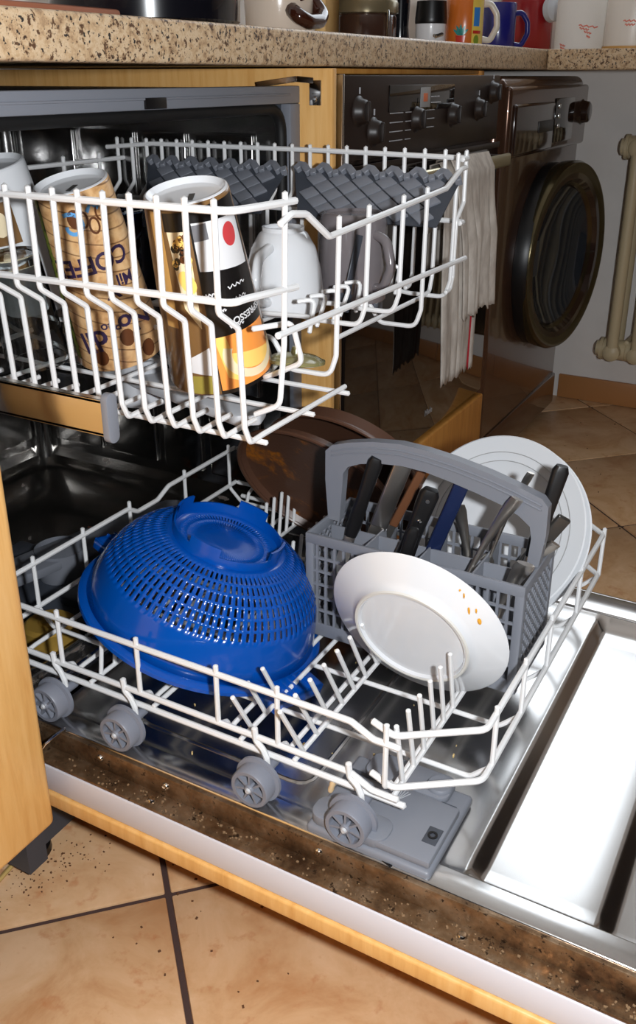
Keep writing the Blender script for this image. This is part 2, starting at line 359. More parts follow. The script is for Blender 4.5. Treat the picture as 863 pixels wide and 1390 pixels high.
for r_ in range(4):
    part(ov, 'menu_line', gjoin(gbox(1.29,1.335,.599,.5997,.800-.0125*r_,.8012-.0125*r_), gbox(1.345,1.365,.599,.5997,.800-.0125*r_,.8012-.0125*r_)), GREYL, False)
    if r_ < 3: part(ov, 'menu_line', gbox(1.405,1.455,.599,.5997,.801-.0125*r_,.8022-.0125*r_), GREYL, False)
dr = part(ov, 'door', gbox(1.149,1.763,.594,.611,.252,.737,.003), OVENG)
part(dr, 'top_trim', gbox(1.149,1.763,.592,.596,.728,.738,.001), OVENM)
hd = part(dr, 'handle', gbox(1.19,1.715,.552,.562,.700,.722,.004,3), mat('champagne_handle', (206,196,164), .28, .85))
for x in (1.21,1.695): part(hd, 'handle_bracket', gbox(x-.008,x+.008,.560,.595,.702,.720,.003), OVENM)
V, F = text_geo('Miele', .016, 'LEFT'); lg = gx(([(x,y_,0) for x, y_ in V], F), Matrix.Translation((1.462,.5935,.287)) @ Matrix.Rotation(R(90),4,'X'))
part(dr, 'logo_lettering', lg, GREYL, False)

def towel(name, label, x0, x1, zt, zb, y0, folds, amp, seed, slant=0, stripe=None, back=.2, ow=0):
    rnd = random.Random(seed); nu, nv = 46, 40; ph = [rnd.uniform(0,6) for _ in range(4)]; V = []; F = []
    rows = []
    for j in range(nv+1):
        t = j/nv
        L = (zt-zb)+back; s = t*L
        for i in range(nu+1):
            u = i/nu
            k = min(1, max(0, (s-back)/.12)) if s > back else min(1, (back-s)/.12)
            w = amp*(.35+.65*k)*(math.sin(u*folds*6.28+ph[0]) + .5*math.sin(u*folds*11+ph[1]+t*2))
            x = x0+(x1-x0)*u + slant*t + .006*math.sin(t*7+ph[2]+u*3)
            if s < back-.012: yy = y0+.020+ow+abs(w)*.25; z = zt-(back-s)
            elif s < back+.012: q = (s-back)/.012*math.pi/2; yy = y0+.008-math.sin(q)*(.014+ow); z = zt+(.006+ow)*math.cos(q)
            else: yy = y0-.006-ow-abs(w)*1.1*k - .002*k; z = zt-(s-back)
            if j == nv: z += rnd.uniform(-.006,.004)
            V.append((x,yy,z))
    for j in range(nv):
        for i in range(nu): a = j*(nu+1)+i; F.append([a,a+1,a+nu+2,a+nu+1])
    o = single(name, label, 'towel', (V,F), [LINEN, REDST], ((x0+x1)/2, y0, zb)); solid(o, .0025)
    if stripe:
        for p in o.data.polygons:
            i = p.index % nu
            if stripe[0] <= i/nu <= stripe[1]: p.material_index = 1
    return o
towel('tea_towel', 'wide crumpled grey tea towel hung at the right of the oven handle', 1.395, 1.555, .722, .474, .5515, 2.2, .008, 3, .065, back=.16, ow=.005)
towel('tea_towel', 'long grey tea towel with a red stripe hung beside the wider one', 1.375, 1.530, .722, .372, .5515, 2.6, .004, 9, .020, (.80,.84), back=.10)

# ------------------------------------------------------------------ washing machine
wm = thing('washing_machine', 'glossy brown front loading washing machine beside the oven', 'washing machine', (2.105,.9,0))
X0, X1, YF = 1.806, 2.405, .606
part(wm, 'body', gbox(X0,X1,YF,1.2,.030,.850,.022,5), WMM)
part(wm, 'control_panel', gbox(X0+.012,X1-.006,YF-.012,YF+.01,.700,.832,.008,4), WMM)
part(wm, 'detergent_drawer', gbox(X0+.03,2.10,YF-.019,YF-.008,.706,.800,.006,3), WMD)
part(wm, 'drawer_recess', gbox(1.985,2.09,YF-.0205,YF-.018,.742,.765,.001), BLACK)
part(wm, 'display', gbox(2.12,2.27,YF-.0145,YF-.011,.716,.806,.001), OVENG)
for k in range(3): part(wm, 'button', gbox(2.135,2.15,YF-.018,YF-.013,.745+.02*k,.755+.02*k,.002), CHROME)
part(wm, 'program_dial', glathe([(0,.018),(.019,.018),(.023,.015),(.025,.003),(.029,0),(0,0)], 36, frame((2.355,YF-.012,.772), (0,-1,0))), WMD)
part(wm, 'kick_panel', gbox(X0+.006,X1-.006,YF-.004,YF+.02,.034,.118,.004), WMM)
for x in (X0+.05,X1-.05):
    for yy in (.66,1.14): part(wm, 'foot', glathe([(0,.034),(.012,.034),(.012,.014),(.022,.010),(.022,.001),(0,.001)], 20, Matrix.Translation((x,yy,0))), RUBBER)
dc = Vector((2.163,.5440,.466)); dn = Vector((-.15,-.985,0)).normalized(); DM = frame(dc, dn) @ Matrix.Scale(1.02, 4)
dm = part(wm, 'door_ring', glathe([(.150,-.030),(.165,-.044),(.196,-.048),(.206,-.030),(.2085,-.008),(.204,.002),(.194,.004),(.178,-.004),(.160,-.014),(.150,-.030)], 72, DM), OLIVE)
part(dm, 'inner_bezel', glathe([(.182,-.002),(.170,-.003),(.158,-.018),(.146,-.030),(.150,-.04),(.176,-.04),(.182,-.002)], 72, DM), WMD)
part(dm, 'door_glass', glathe([(0,-.052),(.06,-.050),(.105,-.042),(.135,-.030),(.152,-.020),(.154,-.026),(.135,-.036),(.105,-.048),(.06,-.056),(0,-.058)], 64, DM), WMGL)
part(wm, 'door_gasket', glathe([(.150,.0),(.20,.0),(.205,-.012),(.205,-.03),(.145,-.03),(.150,0)], 64, frame((2.155,YF-.0005,.468),(0,-1,0)) @ Matrix.Translation((0,0,.03))), BLACK)
part(wm, 'drum_front', glathe([(0,.004),(.145,.004),(.15,0),(0,0)], 48, frame((2.155,YF-.0005,.468),(0,-1,0))), GREYD)

# ------------------------------------------------------------------ radiator
ra = thing('radiator', 'cream cast iron column radiator on the white wall', 'radiator', (2.47,.1,.12))
sec0 = None
for k in range(9):
    y0 = .470-.062*k
    g = [gtube([(x,y0,.172),(x,y0,.70)], .0155, 10) for x in (2.435,2.505)]
    g += [gtube([(2.425,y0,z),(2.515,y0,z)], .022, 12) for z in (.182,.690)]
    g += [gtube([(2.47,y0-.030,z),(2.47,y0+.030,z)], .027, 16) for z in (.182,.690)]
    if sec0 is None: sec0 = part(ra, 'section', gjoin(*g), CREAMR)
    else: dup(sec0, ra, (0,-.062*k,0))
for z in (.182,.690):
    pl = part(ra, 'end_plug', glathe([(0,.022),(.014,.022),(.020,.018),(.020,.010),(.030,.008),(.030,0),(0,0)], 24, frame((2.47,.498,z),(0,1,0))), CREAMR)
for yy in (.470,-.026):
    for zz in (.205,.665): part(ra, 'wall_bracket', gtube([(2.455,yy-.031,zz),(2.535,yy-.031,zz),(2.560,yy-.031,zz)], .008, 10), CREAMR)

# ================================================================== DISHWASHER
dw = thing('dishwasher', 'open built-in dishwasher with steel tub and lowered door', 'dishwasher', (.818,.9,.0))
TX0, TX1, TY0, TY1, TZ1 = .548, 1.088, .665, 1.158, .808
part(dw, 'outer_shell', gjoin(gbox(.520,.5475,.662,1.2,.02,.836), gbox(1.0885,1.1175,.662,1.2,.02,.836), gbox(.5475,1.0885,.662,1.2,.815,.836), gbox(.5475,1.0885,1.168,1.2,.02,.815), gbox(.5475,1.0885,.68,1.168,.02,.15)), GREYD)
def rim_path(x0,x1,z0,z1,y,r): return fillet([(x0,y,z0),(x0,y,z1),(x1,y,z1),(x1,y,z0)], r, 8, True)
for fx_, fy_ in ((.560,.705),(1.075,.705),(.560,1.14),(1.075,1.14)): part(dw, 'foot', glathe([(0,.03),(.012,.03),(.012,.014),(.024,.010),(.025,.001),(0,.001)], 24, Matrix.Translation((fx_,fy_,0))), BLACK)
fr = part(dw, 'front_frame', gjoin(gbox(.520,1.1175,.648,.664,.8175,.8385,.002), gbox(.520,.5435,.648,.664,.15,.8175,.002), gbox(1.0925,1.1175,.648,.664,.15,.8175,.002), gbox(.5435,1.0925,.646,.650,.827,.8295,.001)), GREY)
part(fr, 'latch', gbox(.800,.835,.6455,.650,.8185,.8295,.001), BLACK)  # solid black box paints the dark inside of the latch hole
part(dw, 'door_seal', gtube([(.5475,.660,.15),(.5475,.660,.8125),(1.0885,.660,.8125),(1.0885,.660,.15)], .0075, 10, fil=.035, fn=8), RUBBER)
part(dw, 'mounting_strap', gjoin(gbar((1.095,.700,.8395),(1.112,.650,.8465),.007,.0010), gbar((1.112,.650,.8465),(1.1165,.628,.8445),.007,.0010), gbox(1.1165,1.1195,.617,.634,.815,.845,.0008)), CHROME)
part(dw, 'screw', glathe([(0,.003),(.003,.0025),(.004,0),(0,0)], 14, frame((1.1165,.6255,.822),(-1,0,0))), CHROME)
def wall_panel(name, base, panels):
    o = part(dw, name, base, STEEL)
    for p in panels: part(o, 'pressed_panel', gbox(*p, .0035, 3), STEEL)
zr = ((.275,.400),(.415,.560),(.580,.780))
pr = []
for z0, z1 in zr:
    for y0, y1 in ((.70,.795),(.81,.885),(.90,1.0),(1.015,1.12)): pr.append((1.0815,1.089,y0,y1,z0,z1))
wall_panel('tub_wall_right', gbox(TX1,TX1+.0005,TY0,TY1,.20,TZ1), pr)
pl_ = []
for z0, z1 in zr:
    for y0, y1 in ((.70,.80),(.82,.95),(.97,1.12)): pl_.append((.547,.5545,y0,y1,z0,z1))
wall_panel('tub_wall_left', gbox(TX0-.0005,TX0,TY0,TY1,.20,TZ1), pl_)
pb = []
for z0, z1 in zr:
    for x0, x1 in ((.575,.70),(.72,.80),(.83,.92),(.94,1.06)): pb.append((x0,x1,1.1515,1.159,z0,z1))
wall_panel('tub_wall_back', gbox(TX0,TX1,TY1,TY1+.0005,.20,TZ1), pb)
part(dw, 'tub_top', gjoin(gbox(TX0,TX1,TY0,TY1,TZ1,TZ1+.001), gbox(.60,1.04,.72,.80,TZ1-.006,TZ1,.003), gbox(.60,1.04,.83,1.10,TZ1-.006,TZ1,.003)), STEEL)
part(dw, 'corner_tube', gtube([(1.080,1.150,.24),(1.080,1.150,.805)], .018, 14), STEEL)
part(dw, 'corner_tube', gtube([(.556,1.150,.24),(.556,1.150,.805)], .018, 14), STEEL)
# basin
cx, cy = (TX0+TX1)/2, (TY0+TY1)/2; W_, D_ = TX1-TX0, TY1-TY0
rings = []
for ins, z, r in ((.0,.258,.03),(.006,.243,.03),(.012,.240,.03),(.030,.239,.035),(.040,.232,.04),(.052,.214,.05),(.066,.197,.06),(.090,.186,.07),(.14,.180,.06),(.20,.176,.03)):
    P = rrect(W_-2*ins, D_-2*ins, r, 8); rings.append([(cx+p[0], cy+p[1], z) for p in P])
V = [p for ring in rings for p in ring]; n = len(rings[0]); F = []
for a in range(len(rings)-1):
    for k in range(n): F.append([a*n+k, a*n+(k+1)%n, (a+1)*n+(k+1)%n, (a+1)*n+k])
F.append([(len(rings)-1)*n+k for k in range(n)])
tf = part(dw, 'tub_floor', (V,F), STEELF)
part(dw, 'tub_sill', gbox(.5485,1.0875,.655,.692,.214,.243,.006,3), STEEL)
part(dw, 'sump_cover', gjoin(gprism([(-.085,-.11),(.06,-.12),(.09,-.02),(.07,.11),(-.06,.12),(-.1,.03)], .018, Matrix.Translation((.83,.875,.178)), .004), gbox(.77,.90,.765,.83,.178,.207,.005), gbox(.80,.87,.93,1.0,.178,.205,.005)), GREYD)
part(dw, 'filter_cap', glathe([(0,.030),(.012,.030),(.014,.026),(.028,.026),(.033,.022),(.034,.004),(.036,0),(0,0)], 36, Matrix.Translation((.700,.776,.196))), BRONZE)
part(dw, 'salt_cap', glathe([(0,.026),(.020,.026),(.024,.020),(.026,0),(0,0)], 28, Matrix.Translation((.785,.730,.196))), GREYD)
arm = part(dw, 'lower_spray_arm', gjoin(gprism([(-.21,-.018),(-.05,-.030),(.05,-.030),(.21,-.018),(.225,0),(.21,.018),(.05,.030),(-.05,.030),(-.21,.018),(-.225,0)], .014, Matrix.Translation((.83,.88,.222)) @ Matrix.Rotation(R(-12),4,'Z'), .003), glathe([(.035,.05),(.035,.02),(.03,.0)], 24, Matrix.Translation((.83,.88,.19)))), GREY)
# telescopic rails of the upper rack
def railg(x, s):
    return gjoin(gbox(min(x,x+s*.0025),max(x,x+s*.0025),.512,1.10,.570,.602,.0006), gbox(min(x,x+s*.008),max(x,x+s*.008),.512,1.10,.570,.5725), gbox(min(x,x+s*.008),max(x,x+s*.008),.512,1.10,.5995,.602))
RAILM = mat('rail_steel', (206,200,192), .22, 1.0)
for x, s in ((.5490,1),(1.0790,-1)):
    rl = part(dw, 'rack_rail', railg(x, s), RAILM)
    part(rl, 'end_stop', gjoin(gprism(rrect(.013,.044,.006), .007, Matrix.Translation((x+s*.005,.512,.586)) @ Matrix.Rotation(R(90),4,'X'), .002)), GREY)
for hx in (.529,1.107): part(dw, 'hinge_arm', gbar((hx,.655,.16),(hx,.60,.235),.03,.003,(1,0,0)), CHROME)

# the lowered door
DY0, DY1 = -.105, .650
do = part(dw, 'door', gjoin(gbox(.519,1.117,DY0,DY1,.168,.200,.002)), WHITEP, label='white painted edge of the lowered door')
part(do, 'wood_front_panel', gbox(.5165,1.1195,DY0-.012,DY1-.006,.148,.167,.003,3), WOOD, label='light wooden front panel')
part(do, 'side_channel', gjoin(gbox(.5205,.546,DY0+.003,DY1-.004,.2002,.2035,.0008), gbox(.5405,.546,DY0+.003,DY1-.004,.203,.227,.0012)), RUST, label='rusty dirty side channel')
part(do, 'side_channel', gjoin(gbox(1.092,1.1165,DY0+.003,DY1-.004,.2002,.2035,.0008), gbox(1.0905,1.0965,DY0+.003,DY1-.004,.203,.2275,.0012)), STEELB)
part(do, 'rim_strip', gjoin(gbox(.5455,.571,DY0+.003,DY1-.004,.2225,.2285,.0022,3)), STEELB)
part(do, 'rim_strip', gjoin(gbox(1.046,1.0925,DY0+.003,DY1-.004,.2225,.2285,.0025,3)), STEELB)
part(do, 'rim_strip', gjoin(gbox(.571,1.046,DY0+.003,DY0+.03,.2125,.2285,.003,3)), STEELB)
# inner sheet: three levels stepping down towards the free edge
prof = [(DY1-.006,.2235),(.30,.2235),(.178,.2235),(.1725,.2225),(.1655,.2130),(.160,.2120),(.12,.2120),(.068,.2120),(.0625,.2110),(.0555,.2015),(.050,.2005),(0,.2005),(DY0+.03,.2005)]
xs = [.5702,.5725,.578,.586,.60,.70,.80,.90,1.0,1.028,1.036,1.042,1.0465]
V = []; F = []
for j, (yy, z) in enumerate(prof):
    for i, x in enumerate(xs):
        e = 0
        if i in (0,12): e = .2265-z
        elif i in (1,11): e = (.2265-z)*.72
        elif i in (2,10): e = (.2265-z)*.22
        V.append((x,yy,z+e))
for j in range(len(prof)-1):
    for i in range(len(xs)-1): a = j*len(xs)+i; F.append([a,a+1,a+len(xs)+1,a+len(xs)])
part(do, 'inner_sheet', (V,F), STEELB, ang=60)
part(do, 'pressed_ridge', gtube([(.60,.555,.2215),(.60,.345,.2215),(1.02,.345,.2215),(1.02,.555,.2215)], .0035, 8, True, fil=.02), STEELB)
for x, yy, z, n3 in ((.5405,.553,.217,(-1,0,0)),(.5405,.470,.217,(-1,0,0)),(.530,.480,.2035,(0,0,1)),(.531,.160,.2035,(0,0,1)),(.5405,.30,.217,(-1,0,0))):
    part(do, 'screw', glathe([(0,.0025),(.0032,.0022),(.0045,.0005),(.0045,0),(0,0)], 16, frame((x,yy,z),n3)), CHROME)
# detergent dispenser
part(do, 'catch_hole', gprism([(-.011,-.004),(.009,-.006),(.012,.003),(-.008,.006)], .0006, Matrix.Translation((.556,.236,.2286))), BLACK)
ds = part(do, 'dispenser_body', gbox(.548,.655,.198,.318,0.2238,.2350,.004,3), GREY, label='grey plastic detergent dispenser')
part(ds, 'dispenser_lid', gprism([(-.045,-.052),(.028,-.052),(.030,.010),(.018,.022),(-.03,.030),(-.045,.022)], .0080, Matrix.Translation((.597,.252,.2350)), .0025), GREY)
part(ds, 'rinse_aid_cap', gprism(rrect(.034,.085,.010), .007, Matrix.Translation((.6445,.258,.2350)), .002), GREY)
part(ds, 'cap_disc', glathe([(0,.003),(.011,.003),(.0125,.001),(.0125,0),(0,0)], 28, Matrix.Translation((.644,.228,.2420))), GREY)
part(ds, 'lid_hump', gprism(rrect(.030,.075,.012,6), .010, Matrix.Translation((.566,.280,.2350)), .004), GREY)
part(ds, 'hinge_bar', gbox(.6275,.6300,.205,.312,.2350,.2385,.0008), GREYD)
part(ds, 'lid_button', gbox(.572,.592,.203,.216,.2425,.2437,.0006), GREYD)
part(ds, 'lid_button_ring', glathe([(.0025,.0),(.0045,.0),(.0045,.0008),(.0025,.0008),(.0025,0)], 18, Matrix.Translation((.582,.2095,.2437))), BLACK)
for k in range(7):
    a = R(-30+k*11); part(ds, 'dosing_mark', gbar((.606+.004*math.cos(a),.255+.004*math.sin(a),.2431),(.606+.016*math.cos(a),.255+.016*math.sin(a),.2431),.0007,.0005,bev=0), GREYL, False)
cr = []
for k in range(170):
    yy = random.uniform(.02,.60); x = random.uniform(.522,.538); s = random.uniform(.0004,.0013)
    cr.append(gx(gbox(-s,s,-s*.7,s*.7,0,s), Matrix.Translation((x,yy,.2036)) @ Matrix.Rotation(random.random()*3,4,'Z')))
o = part(dw, 'channel_grit', gjoin(*cr), mat('channel_grit', (128,102,74), .9)); o['kind'] = 'stuff'
cr = []
for k in range(70):
    yy = random.uniform(.20,.6); x = random.uniform(.58,1.03); s = random.uniform(.0004,.0016); cr.append(gx(gbox(-s,s,-s*.5,s*.5,0,s), Matrix.Translation((x,yy,.2236)) @ Matrix.Rotation(random.random()*3,4,'Z')))
o = single('food_crumbs', 'small pale food crumbs scattered on the lowered steel door', 'crumbs', gjoin(*cr), mat('pale_crumb', (206,178,120), .8), (.8,.4,.2268)); o['kind'] = 'stuff'
cr = []
for k in range(60):
    a = random.random(); x = .985+random.gauss(0,.03); yy = .86+random.gauss(0,.05); s = random.uniform(.0015,.005); cr.append(gx(gbox(-s,s,-s*.6,s*.6,0,s*.5,.0006,1), Matrix.Translation((x,yy,.1935+.02*max(0,(abs(x-.99)-.0)))) @ Matrix.Rotation(random.random()*3,4,'Z')))
o = single('food_residue', 'orange food residue stuck to the tub floor', 'food residue', gjoin(*cr), mat('orange_residue', (176,78,16), .35), (.985,.86,.1935)); o['kind'] = 'stuff'

# ================================================================== LOWER RACK
lr = thing('lower_rack', 'white wire lower dish rack pulled out over the lowered door', 'dish rack', (.823,.46,.235))
LX0, LX1, LY0, LY1, ZT, ZM, ZB = .580, 1.066, .183, .737, .337, .281, .262
RW, RP, RN = .0031, .0026, .0024
def wire(par, pts, r, fil=.008, name='wire', n=8): return part(par, name, gtube(pts, r, n, fil=fil), WIRE)
def rack_rims(z, dz):
    wire(lr, [(LX0,.243,z-.011),(LX0,.268,z-.011),(LX0,.290,z),(LX0,LY1,z),(.820,LY1,z),(.838,LY1,z-dz),(.880,LY1,z-dz),(.905,LY1,z),(LX1,LY1,z)], RW, .012, 'rim_wire')
    wire(lr, [(.586,.272,z+.003),(.5835,.250,z-.003),(.630,LY0+.001,z-.003),(.85,LY0,z),(1.045,LY0,z),(LX1,.205,z),(LX1,LY1-.004,z)], RW, .014, 'rim_wire')
rack_rims(ZT, .011); rack_rims(ZM, 0)
wire(lr, [(LX0+.004,.238,ZB),(LX0+.004,.724,ZB)], RW, name='bottom_rail'); wire(lr, [(LX1-.004,.215,ZB),(LX1-.004,.724,ZB)], RW, name='bottom_rail')
for y in (.256,.365,.432,.527,.631,.705):
    wire(lr, [(LX0,y,ZT+.009),(LX0,y,ZM-.002),(LX0+.014,y,ZM-.008),(LX0+.018,y,ZB-.001),(LX0+.03,y,ZB),(LX1-.03,y,ZB),(LX1-.018,y,ZB-.001),(LX1-.014,y,ZM-.008),(LX1,y,ZM-.002),(LX1,y,ZT+.009)], RP, .006, 'cross_wire')
for x in (.653,.736,.823,.941,1.050):
    wire(lr, [(x,LY1,ZT+.009),(x,LY1,ZM-.004),(x,LY1-.02,ZB-.004),(x,.60,ZB-.005),(x,.56,ZB-.005),(x,.545,ZB-.005),(x,.30,ZB-.005),(x,LY0+.02,ZB-.005),(x,LY0,ZM-.004),(x,LY0,ZT+.006)], RP, .01, 'long_wire')
def pin_row(y, xs, lean, zt=.338, wr=None):
    x0, x1 = wr or (LX0+.004, LX1-.004)
    wire(lr, [(x0,y,ZB+.004),(x1,y,ZB+.004)], RP, name='pin_rail')
    for x in xs: wire(lr, [(x,y,ZB+.004),(x+lean,y,zt)], RN, name='pin')
pin_row(.250, [.607+.0246*k for k in range(6)], -.020, .342)
pin_row(.350, [.600+.0268*k for k in range(7)], -.040, .338)
pin_row(.410, [.604,.630,.656], -.03, .322)
pin_row(.515, [.852+.020*k for k in range(5)], .012, .326)
pin_row(.598, [.600,.622,.645]+[.925+.0195*k for k in range(7)], .010, .330)
wheel0 = None
def wheel_geo(x, y, z, s):
    Mw = frame((x,y,z), (-s,0,0))
    g = [glathe([(.0035,.0205),(.0035,.0080),(.015,.0070),(.0155,.0205),(.0190,.0205),(.0200,.0190),(.0200,.0060),(.0235,.0050),(.0235,.0015),(.020,0),(0,0)], 36, Mw)]
    g.append(glathe([(0,.0215),(.004,.0215),(.005,.020),(.005,.015)], 18, Mw))
    for k in range(7):
        a = 2*math.pi*k/7; g.append(gx(gbox(.004,.0158,-.0010,.0010,.006,.0196), Mw @ Matrix.Rotation(a,4,'Z')))
    return gjoin(*g)
WZ = .2500
WY = (.629,.534,.376,.277)
for s, xw, xr in ((1,.5655,LX0),(-1,1.0680,LX1)):
    for k, y in enumerate(WY):
        w = part(lr, 'wheel', wheel_geo(xw, y, WZ, s), GREYW)
        part(w, 'axle_pin', glathe([(0,.0235),(.002,.0235),(.003,.0215),(0,.0215)], 12, frame((xw,y,WZ),(-s,0,0))), GREYL)
        part(w, 'axle_stub', gtube([(xw,y,WZ),(xw+s*.026,y,WZ)], .005, 10), GREYW)
        wire(lr, [(xr-s*.001,y+.014,ZM+.010),(xr-s*.001,y+.013,ZM-.004),(xr-s*.003,y+.004,ZM-.009),(xr-s*.003,y,ZM-.018),(xr-s*.002,y,WZ)], RW, .006, 'wheel_bracket')

# ================================================================== UPPER RACK
ur = thing('upper_rack', 'white wire upper rack pulled halfway out with cups and mugs', 'dish rack', (.828,.66,.56))
UX0, UX1, UY0, UY1 = .580, 1.075, .398, .920
wire(ur, [(UX0,UY1,.750),(UX0,.88,.7585),(UX0,UY0,.7585),(.600,UY0-.001,.758),(.677,UY0,.756)], RW, .012, 'rim_wire')
wire(ur, [(UX0,UY1,.688),(UX0,UY0,.690),(.600,UY0,.690),(.678,UY0,.685)], RW, .012, 'rim_wire')
wire(ur, [(.648,UY0-.003,.741),(.665,UY0-.003,.747),(.690,UY0-.003,.744),(.730,UY0-.003,.720),(.86,UY0-.003,.727),(1.004,UY0-.003,.735),(1.046,UY0-.003,.752),(1.062,UY0-.003,.753)], RW, .012, 'rim_wire')
wire(ur, [(.641,UY0-.003,.651),(1.078,UY0-.003,.647)], RW, name='rim_wire')
wire(ur, [(1.055,UY0-.001,.762),(UX1,UY0-.001,.762),(UX1,.60,.764),(UX1,.86,.764),(UX1,.944,.757)], RW, .006, 'rim_wire')
wire(ur, [(1.060,UY0,.690),(UX1,UY0,.690),(UX1,.93,.690)], RW, .006, 'rim_wire')
wire(ur, [(.585,UY1,.743),(1.088,UY1,.743)], RW, name='rim_wire')
wire(ur, [(.585,UY1,.640),(1.06,UY1,.640)], RW, name='rim_wire')
for k in range(19):
    y = .411+.0268*k
    wire(ur, [(UX0,y,.766),(UX0,y,.681),(.607,y,.663),(.611,y,.576),(.618,y,.560),(.640,y,.5610),(.795 if k % 4 == 0 else .668,y,.5610)], RP, .007, 'side_wire')
for x in (.634,.718,.790): wire(ur, [(x,UY0+.006,.5560),(x,UY1,.5560)], RP, name='floor_wire')
for k in range(21):
    y = .400+.0262*k
    wire(ur, [(UX1,y,.770),(UX1,y,.712),(1.054,y,.694),(1.052,y,.628),(1.045,y,.609),(1.020,y,.607),(.805,y,.607)] if k % 2 else [(UX1,y,.770),(UX1,y,.712),(1.054,y,.694),(1.052,y,.628),(1.045,y,.614),(1.032,y,.613)], RP, .007, 'side_wire')
for x in (.640,.72,.80,.88,.96,1.03): wire(ur, [(x,UY1,.752),(x,UY1,.60),(x,UY1-.02,.585 if x < .8 else .602)], RP, .01, 'back_wire')
wire(ur, [(.661,UY0,.764),(.656,UY0,.640),(.654,UY0+.004,.585),(.654,UY0+.03,.572)], RP, .012, 'front_wire')
for x, zt, zb in ((.755,.734,.586),(.816,.737,.6215),(.896,.738,.6180),(.958,.740,.5885),(1.044,.769,.606)):
    wire(ur, [(x,UY0,zt),(x-.004,UY0,zb+.02),(x-.005,UY0+.006,zb),(x-.006,UY0+.05,zb),(x-.006,UY0+.07,zb+.002 if zb > .6 else zb+.03),(x-.006,UY1-.01,.603 if x > .8 else .590)], RP, .012, 'front_wire')
wire(ur, [(.654,UY0+.03,.650),(.690,UY0+.012,.650),(.697,UY0+.006,.612),(.700,UY0+.05,.590),(.74,UY0+.06,.592)], RP, .01, 'front_wire')
for k in range(9):
    x = .80+.026*k
    wire(ur, [(x,.455+.006*(k%2),.610),(x+.012,.455,.642),(x+.002,.47,.640)], RN, .006, 'cup_pin')
    wire(ur, [(x,.62,.610),(x+.010,.62,.640)], RN, .006, 'cup_pin')
# folding cup shelves (zigzag edged, diamond lattice)
def cup_shelf(y0, y1, nteeth):
    A = Vector((1.048,0,.742)); B = Vector((.988,0,.694)); up = (A-B); Lh = up.length; up.normalize(); nr = Vector((-up.z,0,up.x))
    Ms = Matrix((Vector((0,-1,0)), up, nr)).transposed().to_4x4(); Ms.translation = Vector((B.x, y1, B.z)); Ls = y1-y0
    p = Ls/nteeth; top = []
    for k in range(nteeth):
        top += [(k*p, Lh-.004), (k*p+.18*p, Lh+.006), (k*p+.45*p, Lh+.004), (k*p+.8*p, Lh-.006)]
    top.append((Ls, Lh-.003))
    poly = [(.035,.004),(.045,-.002),(Ls-.004,0)] + top[::-1]
    sh = part(ur, 'cup_shelf', gprism(poly, .0015, Ms), GREYD)  # dark backing puts the shade of the lattice gaps into colour
    part(sh, 'zigzag_rim', gjoin(*[gx(gbox(0,(Vector(b)-Vector(a)).length+.0012,-.0075,.0015,-.001,.0085,.0008,1), Ms @ Matrix.Translation((a[0],a[1],0)) @ Matrix.Rotation(math.atan2(b[1]-a[1],b[0]-a[0]),4,'Z')) for a, b in zip(top, top[1:])]), GREY)
    hw, hh = p*.5, Lh*.30; dm0 = None; i = 0
    for r_ in range(6):
        for c_ in range(-2, nteeth*2+2):
            cx_ = c_*p*1.0 + (p*.5 if r_ % 2 else 0) + .2*p; cy_ = .012+r_*hh*.52
            if cy_ > Lh-.010 or cx_-hw*.9 < .036*(1-cy_/Lh) or cx_+hw*.9 > Ls: continue
            d = gprism([(-hw*.93,0),(0,-hh*.47),(hw*.93,0),(0,hh*.47)], .004, None, .0008)
            if dm0 is None: dm0 = part(sh, 'lattice_cell', gx(d, Ms @ Matrix.Translation((cx_,cy_,.001))), GREY); p0 = (cx_,cy_)
            else:
                off = (Ms.to_3x3() @ Vector((cx_-p0[0], cy_-p0[1], 0))); dup(dm0, sh, off)
    return sh
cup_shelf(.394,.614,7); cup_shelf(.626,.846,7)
part(ur, 'upper_spray_arm', gjoin(gprism([(-.20,-.020),(-.04,-.026),(.04,-.026),(.20,-.020),(.215,0),(.20,.020),(.04,.026),(-.04,.026),(-.20,.020),(-.215,0)], .012, Matrix.Translation((.790,.672,.531)) @ Matrix.Rotation(R(-108),4,'Z'), .003), glathe([(0,.05),(.022,.05),(.028,.03),(.032,.0),(0,0)], 24, Matrix.Translation((.790,.672,.506)))), GREYL)

# ================================================================== COLANDER
cn = Vector((.14,-.29,.945)).normalized(); cc = Vector((.7165,.547,.299)); CM = frame(cc, cn, (.2,1,0)) @ Matrix.Scale(1.02, 4)
col = thing('colander', 'bright blue plastic colander turned upside down in the lower rack', 'colander', tuple(cc))
ctrl = [(.128,.002),(.1255,.012),(.1215,.030),(.1135,.051),(.1000,.070),(.0820,.0845),(.0640,.0925)]
def bez(P, m=60):
    out = []
    for i in range(len(P)-1):
        p0 = P[max(i-1,0)]; p1 = P[i]; p2 = P[i+1]; p3 = P[min(i+2,len(P)-1)]
        for k in range(m//(len(P)-1)):
            t = k/(m//(len(P)-1)); f_ = lambda a,b,c,d: .5*(2*b+(c-a)*t+(2*a-5*b+4*c-d)*t*t+(3*b-a-3*c+d)*t**3)
            out.append((f_(p0[0],p1[0],p2[0],p3[0]), f_(p0[1],p1[1],p2[1],p3[1])))
    out.append(P[-1]); return out
cv = bez(ctrl, 120); S = [0]
for a, b in zip(cv, cv[1:]): S.append(S[-1]+math.hypot(b[0]-a[0], b[1]-a[1]))
def at_s(s):
    for i in range(len(S)-1):
        if S[i+1] >= s: t = (s-S[i])/(S[i+1]-S[i]); return (cv[i][0]+(cv[i+1][0]-cv[i][0])*t, cv[i][1]+(cv[i+1][1]-cv[i][1])*t)
    return cv[-1]
rows = [(0,0),(.016,0),(.030,0),(.041,0)]; s = .047
